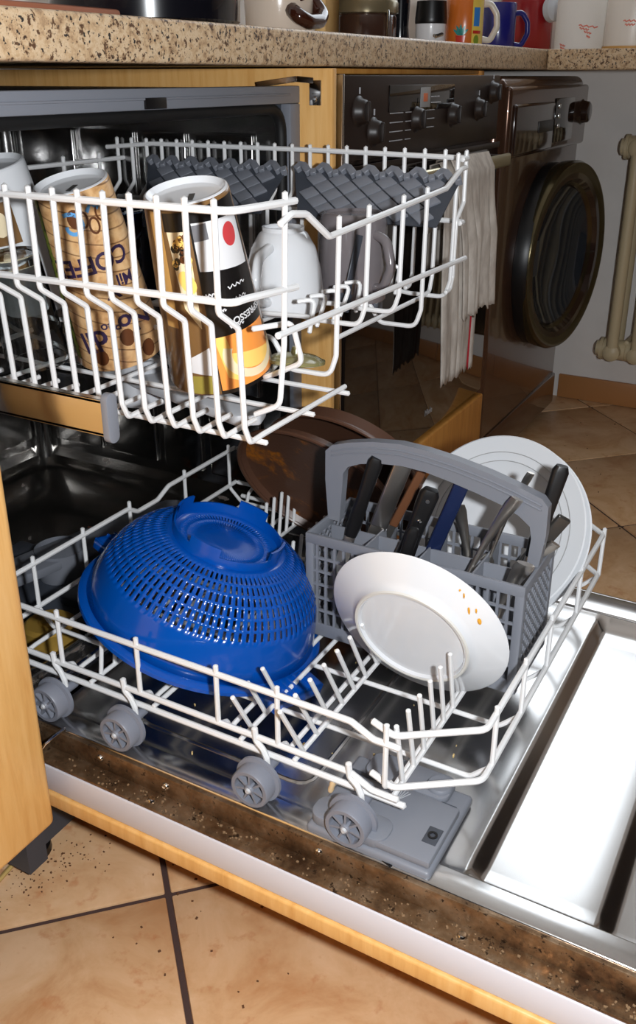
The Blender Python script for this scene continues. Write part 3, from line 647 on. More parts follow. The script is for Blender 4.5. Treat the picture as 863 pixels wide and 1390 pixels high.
while s + .0095 < S[-1]-.002: rows += [(s,1),(s+.0085,0)]; s += .0115
rows.append((S[-1],0))
NS = 88; angs = []
for k in range(NS): a = 2*math.pi*k/NS; angs += [a, a+2*math.pi/NS*.60]
V = []; F = []
P2 = [at_s(s_) for s_, h in rows] + [(.060,.0925),(.0525,.0905),(.0520,.0900),(.0440,.0895),(.0415,.0893),(.0335,.0892),(.010,.0890)]
HO = [h for s_, h in rows] + [0,0,1,0,1,0,0]
m = len(angs)
for r_, z in P2:
    for a in angs: V.append((r_*math.cos(a), r_*math.sin(a), z))
for j in range(len(P2)-1):
    for k in range(m):
        if HO[j] and k % 2 == 1: continue
        k2 = (k+1) % m; F.append([j*m+k, j*m+k2, (j+1)*m+k2, (j+1)*m+k])
F.append([(len(P2)-1)*m+k for k in range(m)])
solid(part(col, 'bowl', gx((V,F), CM), BLUE), .0020)
part(col, 'rim', glathe([(.127,.0035),(.1325,.003),(.1365,.0),(.1365,-.004),(.1345,-.004),(.1340,-.0005),(.1295,.0005),(.1265,.0005),(.127,.0035)], 96, CM), BLUE)
part(col, 'foot_ring', glathe([(.0600,.091),(.0600,.1030),(.0580,.1030),(.0580,.091),(.0600,.091)], 72, CM), BLUE)
for a in (20,110,200,290): part(col, 'foot', glathe([(.0603,.0915),(.0603,.1125),(.0578,.1125),(.0578,.0915),(.0603,.0915)], 10, CM @ Matrix.Rotation(R(a),4,'Z'), R(-17), R(17)), BLUE)
for s in (0,180):
    g = gjoin(gbox(.128,.156,-.036,.036,.0,.0035,.0012), gbox(.1525,.156,-.036,.036,-.010,.0035,.0012), gbox(.128,.156,-.036,-.033,-.010,.0035,.0008), gbox(.128,.156,.033,.036,-.010,.0035,.0008), *[gbox(.132,.154,y_-.0012,y_+.0012,.0035,.0065) for y_ in (-.02,-.01,0,.01,.02)])
    part(col, 'handle', gx(g, CM @ Matrix.Rotation(R(s),4,'Z')), BLUE)

# ================================================================== PLATES, PANS
def plate_prof(Rr, d, fr_):
    return [(0,-d+.0035),(fr_-.004,-d+.0035),(fr_-.0025,-d),(fr_+.0015,-d),(fr_+.003,-d+.004),(fr_+(Rr-fr_)*.25,-d*.55),(Rr-.002,-.0012),(Rr,.0006),(Rr-.0016,.0018),(fr_+(Rr-fr_)*.34,-d*.34),(fr_+(Rr-fr_)*.30,-d*.36),(fr_+(Rr-fr_)*.10,-d+.0075),(fr_-.006,-d+.0068),(0,-d+.0068)]
def plate(label, c, n, Rr, d, fr_, m, grp=None):
    t = thing('plate', label, 'plate', tuple(c), grp); Mp = frame(c, n)
    b = part(t, 'dish', glathe(plate_prof(Rr,d,fr_), 80, Mp), m, ang=50)
    part(b, 'foot_ring', glathe([(fr_-.0025,-d+.001),(fr_-.001,-d-.0006),(fr_+.001,-d-.0006),(fr_+.0022,-d+.001)], 80, Mp), mat('bare_foot_ring', (206,204,198), .5)); return t
fp = plate('small white plate with yellow drips leaning in front of the cutlery basket', (.7336,.2942,.3475), (.957,-.012,.288), .095, .0185, .0595, PORC)
SAUCE = mat('yellow_sauce', (226,162,44), .3); un = Vector((-.957,.012,-.288)).normalized(); pcc = Vector((.7336,.2942,.3475))
for p_, r1, r2 in (((.7134,.2479,.3850),.0022,.0030),((.7061,.2401,.4088),.0008,.0035),((.7106,.2350,.3936),.0012,.0050),((.7137,.2252,.3829),.0022,.0042),((.7246,.2377,.3471),.0019,.0019),((.7046,.2441,.4139),.0009,.0012),((.7104,.2284,.3942),.0009,.0030),((.7190,.2420,.3650),.0008,.0040)):
    p_ = Vector(p_); rr_ = (p_-pcc-un*((p_-pcc).dot(un))).length; zz = .0125-.0095*max(0,min(1,(rr_-.062)/.031)); p_ = p_+un*(zz-(p_-pcc).dot(un))
    part(fp, 'sauce_drip', gx(glathe([(0,.0009),(r1*.6,.0007),(r1,0),(r1*.9,-.0008),(0,-.0008)], 14), frame(p_, un, (0,0,1)) @ Matrix.Scale(r2/r1, 4, (1,0,0))), SAUCE)
rn = Vector((-.843,.141,.519)).normalized()
pc = Vector((.9535,.2925,.3625))
RINGM = mat('grey_relief_line', (168,168,168), .3)
plate('large white dinner plate nearest behind the cutlery basket', pc, rn, .110, .020, .066, PORC, 'white plates behind the basket')
for rr_ in (.0805,.0905): part(bpy.data.objects['plate.001'], 'relief_line', glathe([(rr_-.0005,.0),(rr_,.0006),(rr_+.0005,0)], 72, frame(pc, rn) @ Matrix.Translation((0,0,-.0055+(rr_-.0805)*.32))), RINGM)
plate('large white dinner plate leaning behind another plate', pc - rn*.0115 + Vector((0,-.003,-.002)), rn, .110, .020, .066, PORC, 'white plates behind the basket')
def pan(label, c, n, Rr, d, m):
    t = thing('baking_tin', label, 'baking tin', tuple(c), 'brown baking tins'); Mp = frame(c, n)
    b = part(t, 'base', glathe([(0,-d),(Rr-.012,-d),(Rr-.008,-d+.002),(Rr-.008,-d+.0035),(Rr-.013,-d+.0015),(0,-d+.0015)], 72, Mp), m)
    part(t, 'side_wall', glathe([(Rr-.008,-d+.001),(Rr-.004,-.001),(Rr-.006,-.001),(Rr-.0095,-d+.002),(Rr-.008,-d+.001)], 72, Mp), PANM)
    part(t, 'rolled_rim', gx(gtube([((Rr-.003)*math.cos(a),(Rr-.003)*math.sin(a),0) for a in [2*math.pi*k/72 for k in range(72)]], .003, 8, True), Mp), PANM); return t
pn = Vector((-.862,.042,-.506)).normalized(); pcn = Vector((.954,.534,.354))
pan('brown round baking tin with orange food residue in the lower rack', pcn, pn, .118, .012, PAND)
pan('clean brown round baking tin standing behind the dirty one', pcn + Vector((.040,-.022,.012)), pn, .118, .022, PANM)

# ================================================================== CUTLERY BASKET
cb = thing('cutlery_basket', 'grey plastic cutlery basket with arched handle full of cutlery', 'cutlery basket', (.828,.324,.268))
bx0, bx1, by0, by1, bz0, bz1 = .777, .879, .203, .445, .268, .395
T2 = .0025
part(cb, 'base', gbox(bx0+.002,bx1-.002,by0+.002,by1-.002,bz0,bz0+.003,.001), GREY)
part(cb, 'rim', gjoin(gbox(bx0-.002,bx0+.002,by0-.002,by1+.002,bz1-.012,bz1,.001), gbox(bx1-.002,bx1+.002,by0-.002,by1+.002,bz1-.012,bz1,.001), gbox(bx0,bx1,by0-.002,by0+.002,bz1-.012,bz1,.001), gbox(bx0,bx1,by1-.002,by1+.002,bz1-.012,bz1,.001)), GREY)
for x in (bx0,bx1):
    for y in (by0,by1): part(cb, 'corner_post', gbox(x-.0022 if x == bx0 else x-.008, x+.008 if x == bx0 else x+.0022, y-.0022 if y == by0 else y-.008, y+.008 if y == by0 else y+.0022, bz0, bz1-.01, .002), GREY)
for x in (bx0,bx1):
    wl = part(cb, 'side_lattice', gbox(x-.0012,x+.0012,by0+.006,by1-.006,bz0,bz0+.016,.0006), GREY)
    y = by0+.014
    while y < by1-.008: part(wl, 'slat', gbox(x-.0012,x+.0012,y-.0015,y+.0015,bz0+.016,bz1-.011), GREY, False); y += .0108
    for k in range(5): z = bz0+.033+.0165*k; part(wl, 'slat', gbox(x-.0014,x+.0014,by0+.006,by1-.006,z-.0013,z+.0013), GREY, False)
for y in (by0,by1):
    wl = part(cb, 'end_lattice', gbox(bx0+.006,bx1-.006,y-.0012,y+.0012,bz0,bz0+.014,.0006), GREY)
    H = bz1-.011-(bz0+.014); Wd = bx1-bx0-.012
    for s in (1,-1):
        k = -H
        while k < Wd:
            a0 = max(0,k); a1 = min(Wd,k+H)
            if a1-a0 > .006:
                za, zb = a0-k, a1-k
                if s < 0: za, zb = H-za, H-zb
                part(wl, 'slat', gbar((bx0+.006+a0,y+.0003*s,bz0+.014+za),(bx0+.006+a1,y+.0003*s,bz0+.014+zb),.0024,.0022,(0,0,1),0), GREY, False)
            k += .0125
part(cb, 'long_divider', gbox(.8268,.8292,by0+.002,by1-.002,bz0+.003,bz1-.012,.0005), GREY)
for y in (.262,.322,.384): part(cb, 'cross_divider', gbox(bx0+.002,bx1-.002,y-.0012,y+.0012,bz0+.003,bz1-.010,.0005), GREY)
outer = [(.444,.392),(.448,.440),(.448,.474),(.440,.482),(.421,.4885),(.392,.4950),(.360,.4985),(.330,.4970),(.299,.4930),(.262,.4860),(.235,.4790),(.206,.4700),(.199,.4620),(.1985,.430),(.203,.392)]
inner = [(.215,.392),(.2125,.430),(.2165,.4405),(.236,.4515),(.264,.4595),(.299,.4675),(.330,.4730),(.360,.4745),(.392,.4710),(.416,.4635),(.4255,.4560),(.4265,.440),(.430,.392)]
V = []; F = []; no = len(outer)
inn = []
for k in range(no):
    t = k/(no-1)*(len(inner)-1); i0 = min(int(t), len(inner)-2); q = t-i0; a, b = inner[::-1][i0], inner[::-1][i0+1]; inn.append((a[0]+(b[0]-a[0])*q, a[1]+(b[1]-a[1])*q))
for x in (.822,.834):
    for p in outer: V.append((x,p[0],p[1]))
    for p in inn: V.append((x,p[0],p[1]))
for k in range(no-1):
    a, b = k, no+k; c, d = 2*no+k, 3*no+k
    F += [[a,a+1,b+1,b],[c,d,d+1,c+1],[a,c,c+1,a+1],[b,b+1,d+1,d]]
F += [[0,no,3*no,2*no],[no-1,3*no-1,4*no-1,2*no-1]]
hn = part(cb, 'handle', (V,F), GREY)
for off in (.007,.012):
    part(hn, 'handle_rib', gtube([(.8215,p[0],p[1]-off) for p in outer[3:12]], .0011, 6), GREY)

# ================================================================== CUTLERY
def cutlery(name, label, tip, low, kind, w=.016, t=.009, hm=None):
    tip, low = Vector(tip), Vector(low); d = (low-tip).normalized(); L = (tip.z-.284)/max(.3,-d.z); end = tip + d*L
    th = thing(name, label, name.split('_')[-1], tuple(end), 'cutlery standing in the basket')
    hl = {'knife': .105, 'steel': .10, 'fork': .11, 'spoon': .11}[kind]; hl = min(hl, L*.62); mid = tip+d*hl
    Mh = frame(tip, d, (1,.35,.3))
    if kind == 'knife':
        prof = [(0,.7),(.006,1),(hl*.5,.86),(hl*.85,1.0),(hl,.78)]; rings = []
        for z, s in prof:
            P = rrect(t*s, w*s, min(t,w)*.42*s, 4); rings.append([(p[0],p[1],z) for p in P])
        V = [p for r_ in rings for p in r_]; n = len(rings[0]); F = [[a*n+k,a*n+(k+1)%n,(a+1)*n+(k+1)%n,(a+1)*n+k] for a in range(len(rings)-1) for k in range(n)] + [list(range(n))[::-1], [(len(rings)-1)*n+k for k in range(n)]]
        h = part(th, 'handle', gx((V,F), Mh), hm or NYLON)
        part(th, 'bolster', gx(gbox(-t*.36,t*.36,-w*.36,w*.36,hl-.001,hl+.010,.0015), Mh), CUTST)
        part(th, 'blade', gx(gprism([(-w*.42,hl+.009),(w*.42,hl+.009),(w*.42,L*.9),(w*.1,L),(-w*.42,L*.94)], .0014, Matrix(((0,0,1,-.0007),(1,0,0,0),(0,1,0,0),(0,0,0,1)))), Mh), CUTST)
        return th, h, Mh, hl
    if kind == 'steel':
        part(th, 'handle', gx(gjoin(gbox(-t*.5,t*.5,-w*.5,w*.5,0,hl,min(t,w)*.3,3)), Mh), hm or CUTST)
        part(th, 'blade', gx(gbox(-.0008,.0008,-w*.45,w*.45,hl-.001,L,.0006,1), Mh), CUTST); return th, None, Mh, hl
    rad = [w*.5,w*.55,w*.42,w*.3,w*.22,w*.2]
    V = []; F = []; n = 10; zs = [0,hl*.08,hl*.3,hl*.6,hl*.9,hl]
    for z, r_ in zip(zs, rad):
        bend = .010*math.sin(z/hl*math.pi)
        for k in range(n): a = 2*math.pi*k/n; V.append((t*.32*math.sin(a)+bend-.003, r_*math.cos(a), z))
    for a in range(len(zs)-1):
        for k in range(n): F.append([a*n+k,a*n+(k+1)%n,(a+1)*n+(k+1)%n,(a+1)*n+k])
    F += [list(range(n))[::-1], [(len(zs)-1)*n+k for k in range(n)]]
    part(th, 'handle', gx((V,F), Mh), hm or CUTST)
    if kind == 'fork':
        hd_ = part(th, 'head', gx(gbox(-.001,.001,-.009,.009,hl-.002,hl+.022,.0008,1), Mh), CUTST)
        for q in (-.0075,-.0025,.0025,.0075): part(hd_, 'tine', gx(gbox(-.0009,.0009,q-.0011,q+.0011,hl+.021,L,.0004,1), Mh), CUTST)
    else:
        part(th, 'bowl', gx(glathe([(0,-.004),(.008,-.0033),(.0135,-.001),(.015,.0012),(.0135,.0002),(.008,-.0022),(0,-.0029)], 24), Mh @ Matrix.Translation((0,0,(hl+L)/2)) @ Matrix.Rotation(R(90),4,'Y') @ Matrix.Scale((L-hl)/.030, 4, (1,0,0))), CUTST)
    return th, None, Mh, hl
cutlery('table_knife', 'black handled knife at the left end of the cutlery basket', (.823,.386,.478), (.823,.413,.388), 'knife', .017, .012)
cutlery('table_knife', 'broad flat polished steel handle left of centre in the basket', (.838,.357,.484), (.838,.392,.380), 'steel', .020, .006)
o_ = cutlery('wooden_spatula', 'brown wooden handled utensil beside the broad steel handle', (.856,.338,.480), (.850,.374,.394), 'steel', .010, .007, mat('worn_brown_wood', (100,64,42), .4))
th, h, Mh, hl = cutlery('kitchen_knife', 'black knife handle with three bright rivets in the basket', (.812,.318,.460), (.812,.340,.391), 'knife', .021, .013)
for q in (.012,.038,.064): part(h, 'rivet', gx(glathe([(0,.0006),(.0022,.0005),(.0027,0),(0,0)], 12), Mh @ Matrix.Translation((.0001,0,q)) @ Matrix.Rotation(R(-90),4,'Y') @ Matrix.Translation((0,0,.0062))), CHROME)
cutlery('peeler', 'dark blue and steel flat handle beside the riveted knife', (.832,.292,.466), (.832,.317,.391), 'steel', .016, .008, mat('dark_blue_handle', (34,46,84), .25, .4))
cutlery('paring_knife', 'short black handle lowest in the near row of the basket', (.795,.328,.420), (.795,.337,.386), 'knife', .014, .010)
cutlery('dessert_spoon', 'dull steel spoon handle curving upright near the basket middle', (.852,.302,.430), (.852,.290,.378), 'spoon', .014, .008)
cutlery('dinner_fork', 'slender steel fork handle tilted across the right half of the basket', (.815,.229,.470), (.806,.272,.373), 'fork', .013, .009)
cutlery('dinner_fork', 'thin steel fork handle right behind the tilted one', (.848,.245,.446), (.846,.272,.377), 'fork', .011, .008)
cutlery('steak_knife', 'long black knife handle rising highest at the right end of the basket', (.860,.199,.493), (.852,.214,.411), 'knife', .017, .012)
cutlery('butter_knife', 'flat dark grey handle leaning out of the right end of the basket', (.868,.192,.434), (.862,.214,.397), 'steel', .015, .006, mat('dark_flat_steel', (96,94,92), .3, .8))
cutlery('soup_spoon', 'rounded steel spoon handle at the near right corner of the basket', (.792,.208,.414), (.792,.220,.377), 'spoon', .019, .012)
cutlery('teaspoon', 'small steel spoon handle hooked over the right end of the basket', (.842,.193,.417), (.838,.216,.384), 'spoon', .012, .008)
cutlery('teaspoon', 'thin steel handle tip showing above the arched basket handle', (.845,.226,.487), (.845,.237,.454), 'spoon', .008, .006)

# ================================================================== CUPS IN THE UPPER RACK
def tall_mug(label, base, n, h, rb, rr, outer_m, grp='tall mugs standing upside down in the upper rack'):
    """inverted mug: base up (seen), rim down"""
    base = Vector(base); n = Vector(n).normalized(); toward = Vector((-.72,-.66,-.2)); Mm = frame(base, n, toward)
    t = thing('mug', label, 'mug', tuple(base-n*h), grp)
    b = part(t, 'body', glathe([(rb-.0035,0),(rb-.001,-.0008),(rb,-.003),(rb+(rr-rb)*.5,-h*.5),(rr,-h+.002),(rr-.001,-h),(rr-.0035,-h+.001),(rb+(rr-rb)*.5-.0045,-h*.5),(rb-.004,-.012),(0,-.012)], 72, Mm), outer_m, ang=60)
    bs = part(t, 'base_recess', glathe([(0,-.0055),(rb*.6,-.0052),(rb-.007,-.0045),(rb-.0045,-.0015),(rb-.003,.0005),(rb-.0012,-.0002),(rb-.0008,-.002)], 64, Mm), PORC)
    def fm(s, q, lift=.00035):
        # s: arc to the right on the upright mug, q: height above base (towards the rim)
        z = -q; rad = rb+(rr-rb)*q/h+lift; a = -s/((rb+rr)/2)
        return Mm @ Vector((rad*math.cos(a), rad*math.sin(a), z))
    return t, b, bs, Mm, fm
PLANK = mat('printed_plank_crate', (198,148,88), .3, coat=.3); v = coords(PLANK, (1,1,1)); n_, l_, b_ = nodes(PLANK)
f = noise(PLANK, v, 55, 5, .6, .5); c = ramp(PLANK, f, [(.3, (170,122,76)), (.5, (208,166,116)), (.7, (222,186,140))])
wv = n_.new('ShaderNodeTexWave'); wv.wave_type = 'BANDS'; wv.bands_direction = 'Z'; wv.inputs['Scale'].default_value = 24; wv.inputs['Distortion'].default_value = .8; l_.new(coords(PLANK, (1,1,1), (R(-18), R(6), 0)), wv.inputs['Vector'])
setc(PLANK, mix(PLANK, ramp(PLANK, wv.outputs['Fac'], [(.0, (.8,.8,.8,1)), (.05, K0)]), c, (96,58,30)))
INK = mat('dark_purple_ink', (48,34,66), .4); LBLUE = mat('light_blue_ink', (96,160,214), .4); BEAN = mat('coffee_bean_brown', (92,52,26), .4); GRN = mat('leaf_green_ink', (128,142,50), .4); DGRN = mat('dark_green_ink', (44,62,30), .4)
SLOT = mat('dark_label_mark', (52,50,48), .5)
mug1 = tall_mug('tall mug printed with wooden planks and dark COFFEE lettering', (.694,.659,.757), (-.271,.010,.962), .185, .0375, .0470, PLANK)
t, b, bs, Mm, fm = mug1
def put(parent, g2, m, fm, at=(0,0), rot=0, name='printed_lettering', lift=.00035): return part(parent, name, wrap(g2, lambda s, q: fm(s, q, lift), .003, rot, at), m)
put(b, text_geo('COFFEE', .025, 'CENTER', .95), INK, fm, (.002,.062), R(4))
put(b, text_geo('M', .017), INK, fm, (-.032,.088)); put(b, text_geo('il', .017), INK, fm, (-.022,.087)); put(b, text_geo('Y', .024), INK, fm, (-.012,.092))
put(b, text_geo('N', .030), INK, fm, (-.030,.128), R(10)); put(b, text_geo('o', .026), INK, fm, (-.014,.128)); put(b, text_geo('Peo', .013), INK, fm, (.000,.132)); put(b, text_geo('dll', .032), INK, fm, (.022,.140), R(12))
sw = [(.006*math.cos(a)*(1+.25*a), .006*math.sin(a)*(1+.2*a)) for a in [k*.35 for k in range(16)]]
put(b, stroke_geo(sw, .004), LBLUE, fm, (.008,.030), name='printed_swirl'); put(b, stroke_geo([(-.012,.004),(-.006,-.003),(0,.003),(.006,-.003),(.012,.004)], .004), LBLUE, fm, (-.022,.016), name='printed_swirl')
ring = lambda rx, ry, w, n=18: stroke_geo([(rx*math.cos(2*math.pi*k/n), ry*math.sin(2*math.pi*k/n)) for k in range(n+1)], w)
for s, q in ((-.024,.024),(-.014,.034),(-.004,.026)): put(b, ring(.005,.0075,.0022), BEAN, fm, (s,q), name='printed_ring')
ell = lambda rx, ry, n=16: poly_geo([(rx*math.cos(2*math.pi*k/n), ry*math.sin(2*math.pi*k/n)) for k in range(n)])
for s, q in ((.018,.168),(-.012,.152),(-.030,.172),(.004,.024)): put(b, ell(.0075,.0095), BEAN, fm, (s,q), name='printed_bean')
put(b, poly_geo([(-.006,.004),(.006,.004),(.006,.172),(-.006,.172)]), DGRN, fm, (.0505,.002), name='printed_border')
for k in range(16): put(b, ell(.0042,.0065,8), GRN, fm, (.048+random.uniform(-.002,.004), .010+.0105*k), R(random.uniform(-40,40)), 'printed_leaf', .0006)
MARK = lambda: None
part(bs, 'base_mark', gx(gbox(-.0025,.0025,-.011,.004,-.0045,-.0040), mug1[3] @ Matrix.Translation((.004,.002,0)) @ Matrix.Rotation(R(60),4,'Z')), SLOT, False)

PRB = mat('printed_black', (20,18,18), .3, coat=.3); PRW = mat('printed_white', (214,214,216), .3, coat=.3); PRO = mat('printed_orange', (240,150,70), .3, coat=.3); PRY = mat('printed_yellow', (250,204,110), .3); PRBR = mat('printed_brown', (120,88,52), .3, coat=.3); PRC = mat('printed_cream', (232,214,178), .35); PRR = mat('printed_red', (190,62,66), .35); PRG = mat('printed_olive', (150,136,60), .35); PRGR = mat('printed_grey', (110,110,114), .3)
mug2 = tall_mug('tall mug with black band reading ESPRESSO and an orange slice picture', (.6635,.499,.7605), (-.247,-.004,.969), .176, .0375, .0500, PRBR)
t, b, bs, Mm, fm = mug2
def quad(s0,s1,q0,q1): return poly_geo([(s0,q0),(s1,q0),(s1,q1),(s0,q1)])
# picture strips (upright-mug coordinates: right is image left)
put(b, quad(-.054,.006,.004,.176), PRB, fm, name='printed_panel', lift=.0002)
put(b, poly_geo([(-.050,.020),(.004,.016),(.004,.058),(-.050,.066)]), PRW, fm, name='printed_panel', lift=.0004)
put(b, quad(-.010,.004,.018,.032), PRGR, fm, name='printed_panel', lift=.0006)
put(b, ell(.0105,.0125,24), PRW, fm, (-.033,.034), name='printed_cup', lift=.0006); put(b, ell(.0085,.0105,24), PRR, fm, (-.033,.034), name='printed_cup', lift=.0008)
put(b, poly_geo([(-.052,.120),(.005,.120),(.005,.172),(-.052,.172)]), PRO, fm, name='printed_panel', lift=.0004)
put(b, poly_geo([(-.006,.120),(.004,.120),(-.002,.160),(-.014,.168)]), PRY, fm, name='printed_light', lift=.0006)
arc = [(.026*math.cos(R(a)), .022*math.sin(R(a))) for a in range(-10,200,12)]
put(b, stroke_geo(arc, .008), PRC, fm, (-.030,.142), R(-14), 'printed_slice', .0007); put(b, poly_geo([(.024*math.cos(R(a)), .016*math.sin(R(a))) for a in range(0,181,12)]), PRY, fm, (-.030,.143), R(-14), 'printed_slice', .0006)
put(b, text_geo('ESPRESSO', .0090, 'CENTER'), PRW, fm, (-.035,.105), R(3), lift=.0006)
for q, s0, L_ in ((.078,-.038,.020),(.080,-.006,.012),(.090,-.036,.016),(.096,-.012,.009),(.113,-.026,.014)):
    put(b, stroke_geo([(s0+L_*k/12, q+.0016*math.sin(k*1.9)) for k in range(13)], .0012), PRW, fm, name='printed_script', lift=.0006)
put(b, poly_geo([(.008,.010),(.030,.010),(.024,.090),(.012,.110)]), PRC, fm, name='printed_panel', lift=.0004)
put(b, quad(.007,.031,.006,.022), PRB, fm, name='printed_panel', lift=.0006)
for k in range(26): put(b, ell(.003,.0036,8), [BEAN, PRY, PRB][k % 3], fm, (.011+random.random()*.016, .026+random.random()*.030), name='printed_bean', lift=.0007)
put(b, ell(.007,.011,16), PRY, fm, (.017,.066), R(25), 'printed_bean', .0008)
put(b, poly_geo([(.009,.128),(.031,.140),(.031,.152),(.009,.156)]), PRW, fm, name='printed_panel', lift=.0004)
put(b, quad(.008,.032,.156,.174), PRG, fm, name='printed_panel', lift=.0003)
put(b, quad(.034,.048,.006,.110), mat('printed_tan', (196,150,84), .35), fm, name='printed_panel', lift=.0003)
part(bs, 'base_mark', gx(gbox(-.0025,.0025,-.012,.004,-.0045,-.0040), mug2[3] @ Matrix.Translation((.004,.004,0)) @ Matrix.Rotation(R(75),4,'Z')), SLOT, False)
mug3 = tall_mug('white mug with small brown picture at the left of the upper rack', (.722,.800,.765), (-.250,.01,.967), .160, .039, .045, PORC)
put(mug3[1], quad(-.016,.020,.030,.075), PRBR, mug3[4], name='printed_picture', lift=.0003); put(mug3[1], ell(.010,.014), PRC, mug3[4], (.002,.052), name='printed_picture', lift=.0005)

def tumbler(label, c, n, h, rb, rr, m):
    Mm = frame(c, n); t = thing('drinking_glass', label, 'glass', tuple(c), 'glasses standing upside down in the upper rack')
    part(t, 'wall', glathe([(rb-.006,h-.002),(rb-.001,h-.001),(rb,h-.004),(rr,.001),(rr-.001,0),(rr-.002,.001),(rb-.002,h-.012),(0,h-.012)], 48, Mm), m)
    part(t, 'base', glathe([(0,h-.0115),(rb-.0025,h-.0115),(rb-.0015,h-.0025),(0,h-.004)], 40, Mm), m); return t
tumbler('clear tumbler standing upside down beside the plank printed mug', (.700,.737,.5655), (-.15,.02,.98), .120, .028, .034, GLASS)
tumbler('clear tumbler standing upside down at the left edge of the upper rack', (.662,.815,.5655), (-.08,.02,.98), .110, .028, .034, GLASS)
tumbler('dark blue tinted glass deep in the upper rack', (.850,.722,.6105), (-.05,.02,.98), .10, .028, .034, GLASSB)
def cup(label, c, h, rr, prof, m, hdir, hm, name='cup'):
    t = thing(name, label, name, tuple(c), 'cups standing upside down in the upper rack'); Mm = Matrix.Translation(c)
    part(t, 'body', glathe([(r_*rr, z*h) for r_, z in prof], 56, Mm), m, ang=50)
    d = Vector(hdir).normalized(); cz = Vector(c)
    P = [cz+d*rr*.93+Vector((0,0,h*.18)), cz+d*(rr*1.32)+Vector((0,0,h*.20)), cz+d*(rr*1.62)+Vector((0,0,h*.45)), cz+d*(rr*1.40)+Vector((0,0,h*.74)), cz+d*rr*.80+Vector((0,0,h*.80))]
    part(t, 'handle', gtube(P, .0055, 12, fil=.014, fn=6), hm); return t
BOWLC = [(.95,0),(1.0,.02),(.99,.25),(.93,.50),(.80,.75),(.60,.92),(.52,.95),(.52,1.0),(.46,1.0),(.44,.955),(0,.95)]
cup('rounded white cup with looped handle upside down near the rack front', (.872,.528,.6115), .090, .044, BOWLC, PORC, (-.9,-.1,0), PORC)
cup('rounded white cup half hidden behind the ESPRESSO mug', (.880,.632,.6115), .088, .042, BOWLC, PORC, (.7,.7,0), PORC)
GMUG = mat('grey_glazed_mug', (112,106,108), .12, coat=.4)
CYLC = [(.97,0),(1.0,.015),(1.0,.5),(.99,.88),(.93,.97),(.84,1.0),(.80,1.0),(.78,.97),(0,.965)]
t = cup('grey glazed mug with thick handle upside down at the rack front', (.958,.487,.6115), .098, .039, CYLC, GMUG, (-.35,-.94,0), GMUG, 'mug')
single('spatula', 'thin dark grey spatula standing between the white cup and grey mug', 'spatula', gjoin(gbar((.905,.470,.612),(.925,.462,.690),.010,.002), gbar((.903,.471,.608),(.908,.469,.628),.018,.002)), GREYD)
LENS = mat('greenish_glass', (176,170,120), .08, trans=.6, ior=1.45)
single('glass_lid', 'small greenish glass lid lying under the front of the upper rack', 'lid', glathe([(0,.004),(.020,.003),(.026,0),(.029,.001),(.029,.004),(.026,.005),(.020,.008),(.005,.010),(.004,.016),(0,.017)], 36, Matrix.Translation((.742,.438,.5955)) @ Matrix.Rotation(R(8),4,'Y')), LENS)

# ================================================================== ON THE WORKTOP
ZW = .9012
BLKP = mat('black_enamel_pot', (14,14,20), .2, coat=.4)
t = thing('cooking_pot', 'black enamel cooking pot on the worktop above the dishwasher', 'pot', (1.005,.80,ZW))
part(t, 'body', glathe([(0,.002),(.100,.002),(.110,.010),(.113,.12),(.118,.128),(.116,.130),(.110,.122),(.106,.012),(0,.008)], 56, Matrix.Translation((1.005,.80,ZW-.001)) @ Matrix.Scale(1.04,4)), BLKP)
part(t, 'lid', glathe([(.117,.130),(.112,.136),(.05,.150),(0,.154)], 48, Matrix.Translation((1.005,.80,ZW)) @ Matrix.Scale(1.04,4)), BLKP)
for s in (-1,1):
    hc = Vector((1.005,.80,ZW+.105)); hd_ = Vector((s*.75,-.66*s,0)).normalized(); hp = Vector((-hd_.y,hd_.x,0))
    part(t, 'handle', gtube([hc+hd_*.112-hp*.03, hc+hd_*.15-hp*.03, hc+hd_*.15+hp*.03, hc+hd_*.112+hp*.03], .006, 8, fil=.012), BLKP)
single('cutting_board', 'reddish brown board lying at the left of the black pot', 'board', gbox(.66,.862,.72,.95,ZW,ZW+.014,.004), mat('reddish_board', (150,92,66), .5))
t = thing('ceramic_jug', 'cream ceramic jug with dark brown glazed handle on the worktop', 'jug', (1.222,.742,ZW))
CREAMC = mat('cream_ceramic', (214,196,178), .2, coat=.4)
part(t, 'body', glathe([(0,.0),(.040,.0),(.046,.008),(.048,.05),(.044,.10),(.036,.12),(.033,.12),(.040,.1),(.044,.05),(.04,.012),(0,.006)], 48, Matrix.Translation((1.222,.742,ZW))), CREAMC)
part(t, 'handle', gtube([(1.195,.705,ZW+.030),(1.186,.690,ZW+.022),(1.206,.685,ZW+.016),(1.236,.685,ZW+.018),(1.256,.692,ZW+.028),(1.252,.71,ZW+.05),(1.205,.70,ZW+.05)], .010, 10, fil=.012), mat('dark_brown_glaze', (56,26,16), .12, coat=.5))
single('wooden_board', 'upright pale wooden board behind the ceramic jug', 'board', gx(gbox(-.075,.075,-.009,.009,0,.26,.004), Matrix.Translation((1.47,.80,ZW)) @ Matrix.Rotation(R(20),4,'Z')), mat('pale_board', (196,158,96), .5))
t = thing('storage_jar', 'clip-top glass jar with dark contents and steel lid on the worktop', 'jar', (1.589,.79,ZW))
part(t, 'body', glathe([(0,0),(.048,0),(.053,.006),(.053,.040),(.050,.046),(0,.046)], 48, Matrix.Translation((1.589,.79,ZW))), mat('dark_jar_contents', (60,40,32), .15, coat=.6))
part(t, 'lid_band', glathe([(.050,.045),(.056,.047),(.056,.062),(.054,.066),(.056,.070),(.056,.11),(.04,.12),(0,.12)], 48, Matrix.Translation((1.589,.79,ZW))), mat('greenish_lid', (130,118,92), .25, .5))
